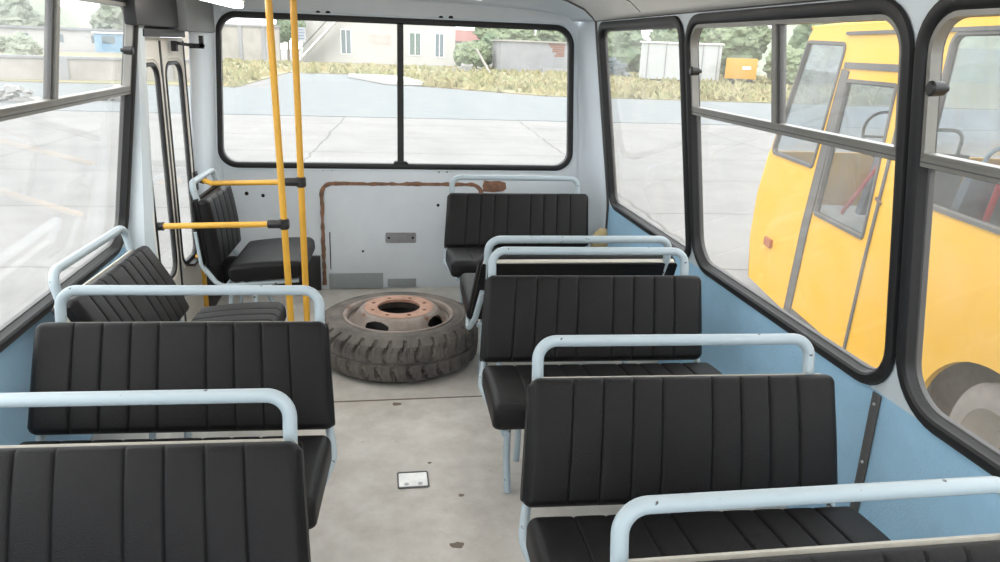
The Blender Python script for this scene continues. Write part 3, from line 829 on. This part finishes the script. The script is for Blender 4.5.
body_outline = [(-5.0, -0.62)] + [(HU - 0.62, -0.62)] + [(p[0], p[1]) for p in reversed(arch)] + [(HU + 0.62, -0.62), (1.3, -0.62), (2.28, -0.60), (2.43, -0.2), (2.44, 0.25), (2.31, 0.70), (2.10, 1.2), (1.87, 1.78), (1.80, 1.86), (-5.0, 1.86)]
slab('side_panel', body_outline, [qwin, dwin] + pw, map_bus, -0.04, 0.0, 'yellow_body', yb)
far_out = [(-5.0, -0.62), (2.28, -0.62), (2.43, -0.2), (2.44, 0.25), (2.31, 0.70), (2.10, 1.2), (1.87, 1.78), (1.80, 1.86), (-5.0, 1.86)]
slab('side_panel', far_out, [qwin] + [rrect(-0.25, 0.73, 1.05, 1.78, 0.08)] + pw, map_bus_far, -0.02, 0.02, 'yellow_body', yb)
for hole, nm in [(qwin, 'quarter_window'), (dwin, 'door_window')] + [(p, 'side_window') for p in pw]:
    fr = ring(nm, hole, [(-0.015, 0.001), (-0.012, 0.012), (0.012, 0.012), (0.02, 0.0), (0.02, -0.03), (0.001, -0.03), (0.001, 0.001)], map_bus, 'bus_rubber', yb)
    slab('pane', inset(hole, 0.02), [], map_bus, -0.02, -0.015, 'glass_bus', fr)
for hole in pw + [rrect(-0.25, 0.73, 1.05, 1.78, 0.08), qwin]:
    fr = ring('far_window', hole, [(-0.03, 0.021), (0.03, 0.021), (0.03, -0.021), (-0.03, -0.021)], map_bus_far, 'bus_rubber', yb)
    slab('pane', inset(hole, 0.02), [], map_bus_far, -0.002, 0.002, 'glass_bus', fr)
# door seams, pillar strip, drip rail, top bar
def strip(name, pts, w, m, h=0.012):
    bm = bmesh.new(); vv = []
    for i, p in enumerate(pts):
        a = pts[max(i - 1, 0)]; b = pts[min(i + 1, len(pts) - 1)]
        t = Vector((b[0] - a[0], b[1] - a[1])).normalized(); nx, nz = -t.y, t.x
        vv.append([bm.verts.new(map_bus(p[0] + nx * s * w / 2, p[1] + nz * s * w / 2, d)) for s, d in ((-1, 0.001), (-1, h), (1, h), (1, 0.001))])
    for a, b in zip(vv, vv[1:]):
        for k in range(4): bm.faces.new((a[k], a[(k + 1) % 4], b[(k + 1) % 4], b[k]))
    bm.faces.new(vv[0]); bm.faces.new(vv[-1])
    return link(name, bm, m, yb, smooth=False)
strip('door_pillar', [(1.20, -0.60), (1.17, 0.2), (1.10, 0.8), (1.005, 1.52)], 0.13, 'bus_rubber')
strip('pillar_seam', [(1.26, -0.60), (1.235, 0.2), (1.165, 0.8), (1.075, 1.45)], 0.012, 'arch', 0.0135)
strip('door_seam', [(0.08, -0.60), (0.08, 0.2), (0.06, 0.72), (0.035, 1.5)], 0.03, 'bus_rubber')
strip('door_head', [(1.04, 1.555), (0.05, 1.555)], 0.05, 'bus_rubber')
strip('drip_rail', [(1.10, 1.80), (-5.0, 1.80)], 0.025, 'bus_rubber', 0.02)
strip('hinge', [(0.10, 0.66), (0.03, 0.63)], 0.02, 'arch', 0.02)
o = strip('indicator_lamp', [(1.98, -0.13), (1.82, -0.13)], 0.08, 'orange_lens', 0.03)
strip('sill_trim', [(1.12, -0.57), (0.10, -0.57)], 0.06, 'bus_rubber')
# roof, front, floor
rws = []
for u in (-5.0, -3, -1, 0.5, 1.3, 1.7, 1.85):
    a = map_bus(u, 1.86, 0); b = map_bus_far(u, 1.86, 0)
    rws.append([a.lerp(b, k / 10) + Vector((0, 0, 0.17 * math.sin(PI * k / 10) * (1 if u < 1.5 else 0.6))) for k in range(11)])
solid_rows('roof', rws, 'yellow_body', yb, 0.03)
rws = []
for (u, v) in ((2.28, -0.60), (2.43, -0.2), (2.44, 0.25), (2.31, 0.70)):
    a = map_bus(u, v, 0); b = map_bus_far(u, v, 0)
    rws.append([a.lerp(b, k / 10) + bd * (0.12 * math.sin(PI * k / 10)) for k in range(11)])
solid_rows('front_panel', rws, 'yellow_body', yb, 0.03)
rws = []
for (u, v) in ((2.31, 0.73), (2.10, 1.2), (1.87, 1.74)):
    a = map_bus(u, v, 0); b = map_bus_far(u, v, 0)
    rws.append([a.lerp(b, k / 10) + bd * (0.12 * math.sin(PI * k / 10)) for k in range(11)])
solid_rows('windscreen', rws, 'glass_bus', yb, 0.006)
bm = bmesh.new()
vs = [bm.verts.new(p + Vector((0, 0, d))) for d in (0, -0.1) for p in (map_bus(-5, 0.22, -0.05), map_bus(2.1, 0.22, -0.05), map_bus_far(2.1, 0.22, -0.05), map_bus_far(-5, 0.22, -0.05))]
for f in ((0, 1, 2, 3), (7, 6, 5, 4), (0, 4, 5, 1), (1, 5, 6, 2), (2, 6, 7, 3), (3, 7, 4, 0)): bm.faces.new([vs[i] for i in f])
link('floor_deck', bm, 'bus_inside', yb, smooth=False)
bm = bmesh.new()
vs = [bm.verts.new(p) for p in (map_bus(HU - 1.3, -0.85, -0.42), map_bus(HU + 1.1, -0.85, -0.42), map_bus(HU + 1.1, 0.25, -0.42), map_bus(HU - 1.3, 0.25, -0.42))]
bm.faces.new(vs)
o = link('wheel_housing', bm, 'arch', yb); s = o.modifiers.new('t', 'SOLIDIFY'); s.thickness = 0.02
# wheel
wh = empty('wheel', map_bus(HU, HV, -0.30)); wh.parent = yb
wh.rotation_euler = (bn.to_track_quat('Z', 'Y')).to_euler()
bm = bmesh.new(); add_lathe(bm, [(0.22, -0.02), (0.30, -0.03), (0.37, -0.01), (0.405, 0.03), (0.405, 0.20), (0.37, 0.235), (0.30, 0.245), (0.26, 0.24), (0.245, 0.22)], 72, closed=False); link('tire', bm, 'wheel_dust', wh)
bm = bmesh.new(); add_lathe(bm, [(0.0, 0.14), (0.06, 0.14), (0.07, 0.10), (0.16, 0.10), (0.18, 0.12), (0.22, 0.16), (0.245, 0.22), (0.255, 0.235)], 72); link('hub', bm, 'hub', wh)
bm = bmesh.new(); add_lathe(bm, [(0.0, 0.17), (0.04, 0.165), (0.05, 0.14)], 24); link('hub_cap', bm, 'arch', wh)
# seats inside, steering wheel, red strap
for u in (0.55, -0.55, -1.35, -2.15, -2.95):
    for off in (0.45, 1.5):
        bm = bmesh.new()
        c0 = map_bus(u, 0.45, -off)
        fr = Matrix((bd, -bn, Vector((0, 0, 1)))).transposed()
        def L(a, b, c): return c0 + fr @ Vector((a, b, c))
        vs = []
        for (a, b, c) in ((-0.05, -0.35, 0), (0.03, -0.35, 0), (0.03, 0.35, 0), (-0.05, 0.35, 0), (-0.18, -0.33, 0.5), (-0.10, -0.33, 0.5), (-0.10, 0.33, 0.5), (-0.18, 0.33, 0.5)): vs.append(bm.verts.new(L(a, b, c)))
        for f in ((0, 1, 2, 3), (7, 6, 5, 4), (0, 4, 5, 1), (1, 5, 6, 2), (2, 6, 7, 3), (3, 7, 4, 0)): bm.faces.new([vs[i] for i in f])
        st = link('seat', bm, 'bus_seat', yb)
        tube('seat_hoop', fillet([L(-0.14, -0.26, 0.5), L(-0.17, -0.26, 0.68), L(-0.17, 0.26, 0.68), L(-0.14, 0.26, 0.5)], 0.13, 6), 0.014, 'tube', st, 8)
bm = bmesh.new()
c0 = map_bus(1.25, 0.98, -0.6)
ax1 = bn; ax2 = (Vector((0, 0, 1)) + bd * 0.55).normalized()
cir = [c0 + 0.23 * (math.cos(2 * PI * k / 32) * ax1 + math.sin(2 * PI * k / 32) * ax2) for k in range(33)]
add_tube(bm, cir, 0.013, 8); add_tube(bm, [cir[0], cir[16]], 0.012, 8)
link('steering_wheel', bm, 'plastic', yb)
bm = bmesh.new(); 
for k in (0, 1):
    pass
a = map_bus(0.70, 0.42, -0.06); b = map_bus(0.22, 0.95, -0.06); t = (b - a).normalized(); pr = t.cross(bn) * 0.02
vs = [bm.verts.new(p) for p in (a - pr, a + pr, b + pr, b - pr)]; bm.faces.new(vs)
o = link('red_strap', bm, 'red', yb); s = o.modifiers.new('t', 'SOLIDIFY'); s.thickness = 0.006
a = map_bus(-1.0, 0.70, -0.06); b = map_bus(-1.05, 1.0, -0.06)
o = tube('red_strap', [a, b], 0.018, 'red', yb)

# ------------------------------------------------------------------ surroundings
gr = slab('ground', [(-120, -40), (140, -40), (140, 200), (-120, 200)], [], lambda u, v, n: Vector((u, v, n)), G - 0.2, G, 'slabs'); structure(gr)
rd = slab('road', [(-70, 27.0), (-16, 26.8), (40, 26.5), (110, 22.0), (110, 33), (60, 37.5), (20, 39.5), (8, 40.5), (2.5, 47), (-1.6, 60), (-6.4, 60), (-5.2, 42), (-20, 40.5), (-70, 40)], [], lambda u, v, n: Vector((u, v, n)), G, G + 0.02, 'asphalt'); structure(rd, 'pale bluish asphalt road crossing behind the yard')
def mound(name, poly, m, h=0.25):
    bm = bmesh.new()
    xs = [p[0] for p in poly]; 
    add_slab(bm, poly, [], lambda u, v, n: Vector((u, v, n)), G, G + h)
    return link(name, bm, m)
gb = mound('verge', [(-70, 41), (-7, 41.5), (-6.4, 62), (-1.6, 62), (3, 47.5), (9, 41), (22, 40), (62, 38), (110, 34), (110, 100), (-70, 100)], 'grass_base', 0.05); structure(gb, 'dry grass verge beyond the road')
def inside_verge(x, y):
    if -7.2 < x < 1.6 and y < 61:
        return x < -7.0 or x > 3.2 - (y - 47) * 0.34
    lim = 41.5 if x < -7 else (47 - (x - 3) if x < 9 else 41 - (x - 9) * 0.07)
    return y > lim
bm = bmesh.new()
for k in range(5200):
    y = 40 + (random.random() ** 1.5) * 48; x = random.uniform(-0.20, 0.75) * y * random.choice((1, 1, 1)) 
    if not inside_verge(x, y): continue
    cl = noise.noise(Vector((x * 0.16, y * 0.12, 0)))
    hgt = 0.22 + 0.35 * max(0, cl) + 0.15 * random.random(); a = random.uniform(0, PI); wv = random.uniform(0.15, 0.4)
    dx, dy = math.cos(a) * wv, math.sin(a) * wv; tx, ty = random.uniform(-.15, .15), random.uniform(-.15, .15)
    z0 = G + 0.05
    v = [bm.verts.new((x - dx, y - dy, z0)), bm.verts.new((x + dx, y + dy, z0)), bm.verts.new((x + tx, y + ty, z0 + hgt)), bm.verts.new((x + dy * .6, y - dx * .6, z0))]
    bm.faces.new((v[0], v[1], v[2])); bm.faces.new((v[1], v[3], v[2])); bm.faces.new((v[3], v[0], v[2]))
g = link('dry_grass', bm, 'grass', None, smooth=False); tag(g, 'tufts of dry yellow grass along the verge beyond the road', 'grass', kind='stuff')
t = slab('concrete_slab', round_poly([(-1.9, 56.5), (0.8, 47.6), (3.2, 47.4), (1.8, 56)], 0.3), [], lambda u, v, n: Vector((u, v, n)), G + 0.05, G + 0.28, 'render_white'); tag(t, 'pale concrete slab lying on the grass beyond the road', 'slab')

# white building with outside stair
wbld = empty('white_building', (0, 93, G)); tag(wbld, 'long white building with an outside stair behind the rear window', 'building')
def bx(name, lo, hi, m, parent, bevel=0.0): return box(name, lo, hi, m, parent, bevel)
bx('wall', (-8.0, 0, 0), (9.6, 8, 7), 'render_white', wbld)
for (x0, x1, z0, z1, mm) in ((-3.6, -2.55, 1.1, 3.7, 'win_dark'), (4.25, 5.5, 1.2, 3.65, 'win_green'), (7.25, 8.2, 1.1, 3.65, 'win_dark')):
    fr = bx('window', (x0 - 0.1, -0.06, z0 - 0.1), (x1 + 0.1, 0.02, z1 + 0.1), 'metal_white', wbld)
    bx('pane', (x0, -0.09, z0), (x1, -0.055, z1), mm, fr)
    bx('muntin', ((x0 + x1) / 2 - 0.04, -0.11, z0), ((x0 + x1) / 2 + 0.04, -0.085, z1), 'metal_white', fr)
o = bx('faded_paint', (-0.5, -0.02, 2.2), (2.2, 0.0, 3.3), 'board', wbld); o.data.materials[0] = mat('faded pink paint', (172, 152, 146), 0.9, rgb2=(170, 167, 162), vscale=2)
st = empty('stair', (0, -1.2, 0)); st.parent = wbld
bm = bmesh.new()
for k in range(20):
    t0 = k / 20; add_box(bm, (-8.3 + 4.6 * t0 - 0.2, -1.0, 4.9 * t0), (-8.3 + 4.6 * t0 + 0.25, 0.4, 4.9 * t0 + 0.10))
o = link('tread', bm, 'alu', st)
for yy in (-1.0, 0.4):
    tube('stringer', [(-8.5, yy, 0), (-3.6, yy, 5.1)], 0.11, 'metal_white', st, 8)
tube('handrail', [(-8.5, -1.0, 1.0), (-3.6, -1.0, 6.1)], 0.06, 'alu_dark', st, 8)
# left older wall, sign, tree
t = empty('boundary_wall', (0, 88, G)); tag(t, 'weathered pale wall at the far left of the rear window', 'wall')
bx('wall', (-20, 0, 0), (-10.0, 1, 3.6), 'old_wall', t); bx('coping', (-20.2, -0.15, 3.6), (-9.9, 1.15, 3.8), 'garage', t)
for xx in (-17.5, -14.2, -11.8): bx('pilaster', (xx, -0.12, 0), (xx + 0.35, 0.0, 3.6), 'garage', t)
t = empty('street_sign', (-7.6, 86.5, G)); tag(t, 'white sign with faded blue lines beside the stair', 'sign')
bx('board', (-0.55, -0.05, 2.2), (0.55, 0.05, 3.7), 'sign_white', t)
for zz, ww in ((3.4, 0.4), (3.1, 0.42), (2.8, 0.36), (2.5, 0.4)): bx('text_line', (-ww, -0.07, zz), (ww, -0.045, zz + 0.13), 'sign_blue', t)
bx('post', (-0.05, 0, 0), (0.05, 0.06, 2.2), 'alu', t)
def tree(name, x, y, h, r, label, m='leaf', trunk=True, cat='tree', squash=1.0, group=None, seed=0):
    t = empty(name, (x, y, G)); tag(t, label, cat, group)
    bm = bmesh.new(); rnd = random.Random(seed)
    for k in range(9):
        a = rnd.uniform(0, 2 * PI); d = r * 0.55 * rnd.random() ** 0.5; rr = r * rnd.uniform(0.45, 0.7)
        c = Vector((d * math.cos(a), d * math.sin(a) * 0.8, h - rr * squash - rnd.random() * (h * 0.45)))
        c.z = max(c.z, rr * squash * 0.8)
        g0 = bmesh.ops.create_icosphere(bm, subdivisions=4, radius=1)
        for v in g0['verts']:
            q = v.co.copy()
            f = 1 + 0.35 * noise.noise(q * 2.2 + Vector((k, seed, 0))) + 0.22 * noise.noise(q * 7 + Vector((k, 0, seed)))
            v.co = c + Vector((q.x * rr * f, q.y * rr * f, q.z * rr * f * squash))
    link('crown', bm, m, t, smooth=False)
    if trunk:
        bm = bmesh.new(); add_tube(bm, [(0, 0, 0), (0.05, 0, h * 0.3), (0.02, 0.05, h * 0.6)], [r * 0.09, r * 0.07, r * 0.04], 10); link('trunk', bm, 'bark', t)
    return t
tree('tree', -9.4, 91, 6.5, 1.7, 'small grey green tree between the pale wall and the white building', seed=1)
tree('bush', 10.9, 86, 3.0, 1.9, 'green bush against the right end of the white building', 'leaf2', False, 'bush', seed=2)
tree('bush', 13.0, 90, 4.3, 1.6, 'tall bush left of the grey garage wall', 'leaf', False, 'bush', seed=3)
tree('tree', 16.0, 99, 6.0, 4.2, 'low spreading tree overhanging the grey garage roof', 'leaf2', True, 'tree', 0.6, seed=4)
tree('tree', 27, 112, 7, 3.8, 'green tree behind the garage seen at the right window corner', 'leaf2', True, 'tree', 0.8, seed=14)
t = empty('red_roof_house', (13.5, 112, G)); tag(t, 'pale house with a faded red roof behind the bushes', 'house')
bx('wall', (-2.5, 0, 0), (3, 4, 3.0), 'old_wall', t)
bm = bmesh.new()
vs = [bm.verts.new(p) for p in ((-2.8, -0.3, 3.0), (3.3, -0.3, 3.0), (2.3, 2, 4.6), (-1.8, 2, 4.6), (-2.8, 4.3, 3.0), (3.3, 4.3, 3.0))]
for f in ((0, 1, 2, 3), (3, 2, 5, 4), (0, 3, 4), (1, 5, 2), (0, 4, 5, 1)): bm.faces.new([vs[i] for i in f])
link('roof', bm, 'roof_red', t, smooth=False)
t = empty('garage_block', (16.6, 81, G)); tag(t, 'grey rendered garage block with bare brick at its right end', 'garage')
bx('wall', (-3.4, 0, 0), (6.0, 6, 3.05), 'garage', t); bx('roof_slab', (-3.6, -0.2, 3.05), (6.2, 6.2, 3.2), 'old_wall', t)
bm = bmesh.new()
for i in range(9):
    for j in range(6):
        if i - j * 0.8 + 2.5 * noise.noise(Vector((i * .5, j * .7, 2))) < 0.5: continue
        add_box(bm, (1.4 + i * 0.22, -0.03, 2.95 - j * 0.22 - 0.18), (1.4 + i * 0.22 + 0.2, 0.0, 2.95 - j * 0.22))
link('brick_patch', bm, 'brick', t, smooth=False)
bx('low_ledge', (1.0, -0.5, 0), (4.5, -0.05, 0.5), 'rubble', t)
# rubble by the bushes
def heap(name, x, y, w, h, label, m='rubble', seed=0, n=22):
    t = empty(name, (x, y, G + 0.05)); tag(t, label, 'heap')
    bm = bmesh.new(); rnd = random.Random(seed)
    for k in range(n):
        px = rnd.gauss(0, w * 0.3); pz = max(0, h * (1 - abs(px) / w) * rnd.random()); s = rnd.uniform(0.12, 0.32) * max(0.6, h)
        add_box(bm, (px - s, -s, pz), (px + s, s, pz + s * 0.8), Matrix.Rotation(rnd.uniform(-0.8, 0.8), 3, Vector((rnd.random(), rnd.random(), rnd.random())).normalized()))
    link('stones', bm, m, t, smooth=False); t['kind'] = 'stuff'
    return t
heap('rubble_heap', 8.9, 74, 2.2, 0.8, 'small heap of white rubble before the bushes', seed=3)
bm = bmesh.new(); add_tube(bm, [(9.4, 72, G + 2.2), (10.6, 71, G + 0.1)], 0.12, 8); t = link('plank', bm, 'old_wall'); tag(t, 'pale plank leaning by the rubble heap', 'plank')

# seen through the right windows
t = empty('container', (27.0, 66.5, G), -0.45); tag(t, 'pale metal container standing among trees on the right', 'container')
bx('wall', (-3.5, 0, 0.2), (3.5, 3, 3.3), 'container', t); bx('roof', (-3.65, -0.15, 3.3), (3.65, 3.15, 3.42), 'metal_white', t)
for xx in (-2.9, -1.3, 0.3, 1.9, 3.2): bx('rib', (xx, -0.06, 0.2), (xx + 0.1, 0.0, 3.3), 'garage', t)
t = empty('yellow_truck', (31.3, 63.2, G), -0.45); tag(t, 'small yellow box truck parked beside the pale container', 'truck')
bx('cargo_box', (-1.3, 0, 0.55), (1.3, 2.2, 2.25), 'yellow_box', t, 0.03); bx('plate', (0.1, -0.04, 1.35), (0.8, 0.0, 1.6), 'metal_white', t)
for xx in (-0.8, 0.8):
    bm = bmesh.new(); add_tube(bm, [(xx, 0.1, 0.3), (xx, 0.4, 0.3)], 0.3, 18); link('wheel', bm, 'plastic', t)
heap('scrap_heap', 22.5, 73, 3.5, 1.5, 'bluish scrap metal heap left of the pale container', 'pipe', 5, 36)
for i, (x, y, h, r, lb) in enumerate(((29, 96, 8.4, 5.0, 'leafy tree behind the scrap metal heap'), (36, 74, 6.8, 3.4, 'green tree right behind the yellow truck'), (34.5, 86, 8.0, 3.4, 'tree topping over the container roof'), (36.5, 64, 3.4, 2.2, 'dark bush right of the yellow truck'), (45, 69, 7.5, 4.2, 'large tree hidden partly by the yellow bus front'))):
    tree('tree', x, y, h, r, lb, ('leaf', 'leaf2')[i % 2], True, 'tree', 0.85, 'trees on the far right', seed=20 + i)
# seen through the left window
t = empty('yard_wall', (-17, 43, G), 0.30); tag(t, 'low grey brown yard wall seen through the left window', 'wall')
bx('wall', (-14, 0, 0), (9, 0.5, 1.1), 'old_wall', t); bx('coping', (-14, -0.08, 1.1), (9, 0.58, 1.22), 'garage', t)
for i, xx in enumerate((-9, -4, 1, 6)): bx('pier', (xx, -0.12, 0), (xx + 0.5, 0.0, 1.1), 'garage', t)
heap('rubble_heap', -12.6, 29.5, 1.9, 0.55, 'long white rubble heap beside the road, left of the other', seed=9, n=34)
heap('rubble_heap', -9.4, 31.0, 1.0, 0.4, 'short white rubble heap near the door, seen through the left window', seed=11)
t = empty('shed', (-38, 114, G), 0.3); tag(t, 'long pale shed far off behind the yard wall', 'shed')
bx('wall', (-16, 0, 0), (9, 4, 2.6), 'render_white', t); bx('roof', (-16.3, -0.3, 2.6), (9.3, 4.3, 2.9), 'garage', t)
for xx in (-8, -4, 0.5): bx('window', (xx, -0.06, 1.0), (xx + 1.2, 0.0, 2.0), 'win_dark', t)
t = empty('blue_kiosk', (-33.6, 109, G)); tag(t, 'small blue kiosk in front of the pale shed', 'kiosk')
bx('wall', (-1.9, 0, 0), (1.4, 2, 2.3), 'blue_paint', t); bx('roof', (-2.1, -0.2, 2.3), (1.6, 2.2, 2.5), 'metal_white', t); bx('window', (-1.0, -0.05, 1.1), (0.6, 0, 2.0), 'win_dark', t)
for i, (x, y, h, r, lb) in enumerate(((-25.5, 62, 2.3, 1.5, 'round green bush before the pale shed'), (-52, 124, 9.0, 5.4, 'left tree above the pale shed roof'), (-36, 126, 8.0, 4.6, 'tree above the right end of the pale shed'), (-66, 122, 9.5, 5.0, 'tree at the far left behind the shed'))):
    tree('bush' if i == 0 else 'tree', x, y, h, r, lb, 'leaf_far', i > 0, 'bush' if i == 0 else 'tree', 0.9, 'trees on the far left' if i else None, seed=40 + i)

def hill(pts, label):
    bm = bmesh.new(); rows = []
    for i in range(41):
        t = i / 40; p = Vector((*pts[0], G)).lerp(Vector((*pts[1], G)), t)
        d = (Vector((*pts[1], 0)) - Vector((*pts[0], 0))).normalized(); nn = Vector((-d.y, d.x, 0))
        h = 8.5 + 3.5 * noise.noise(p * 0.06) + 1.2 * noise.noise(p * 0.3); h *= min(1, 6 * t + 0.15, 6 * (1 - t) + 0.15)
        rows.append([bm.verts.new(p + nn * off + Vector((0, 0, h * f))) for off, f in ((-9, 0), (-5, 0.6), (0, 1), (6, 0.6), (12, 0))])
    for a, b in zip(rows, rows[1:]):
        for k in range(4): bm.faces.new((a[k], a[k + 1], b[k + 1], b[k]))
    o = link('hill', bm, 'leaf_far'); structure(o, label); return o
hill(((-125, 105), (-44, 150)), 'pale overgrown slope far off on the left')
hill(((40, 120), (125, 82)), 'pale overgrown slope far off on the right')
# ------------------------------------------------------------------ light
w = bpy.data.worlds.new('overcast'); scene.world = w; w.use_nodes = True
nt = w.node_tree; n = nt.nodes; bg = n['Background']
tc = n.new('ShaderNodeTexCoord'); sp = n.new('ShaderNodeSeparateXYZ'); rp_ = n.new('ShaderNodeValToRGB')
nt.links.new(tc.outputs['Generated'], sp.inputs[0]); nt.links.new(sp.outputs['Z'], rp_.inputs['Fac'])
rp_.color_ramp.elements[0].position = 0.0; rp_.color_ramp.elements[0].color = (0.93, 0.96, 1.0, 1)
rp_.color_ramp.elements[1].position = 0.6; rp_.color_ramp.elements[1].color = (1.0, 1.0, 1.0, 1)
nt.links.new(rp_.outputs['Color'], bg.inputs['Color']); bg.inputs['Strength'].default_value = 1.5
sun = bpy.data.lights.new('sun', 'SUN'); sun.energy = 0.8; sun.angle = math.radians(35); sun.color = (1, 0.97, 0.93)
so = bpy.data.objects.new('sun', sun); COL.objects.link(so); so.rotation_euler = (math.radians(38), math.radians(-14), 0); so.location = (0, -10, 20)

# ------------------------------------------------------------------ camera
R = Matrix(((0.9867, 0.0140, -0.1622), (-0.1589, 0.2990, -0.9409), (0.0353, 0.9541, 0.2973)))
cam = bpy.data.cameras.new('camera'); co = bpy.data.objects.new('camera', cam); COL.objects.link(co)
cam.sensor_width = 36.0; cam.lens = 752.0 * 36 / 1000; cam.clip_start = 0.02; cam.clip_end = 500
co.matrix_world = Matrix.Translation((0, 0, 1.6)) @ R.to_quaternion().to_matrix().to_4x4()
scene.camera = co
scene.view_settings.view_transform = 'Standard'; scene.view_settings.look = 'None'
scene.view_settings.gamma = 1.0; scene.view_settings.use_curve_mapping = False
scene.view_settings.exposure = 1.35
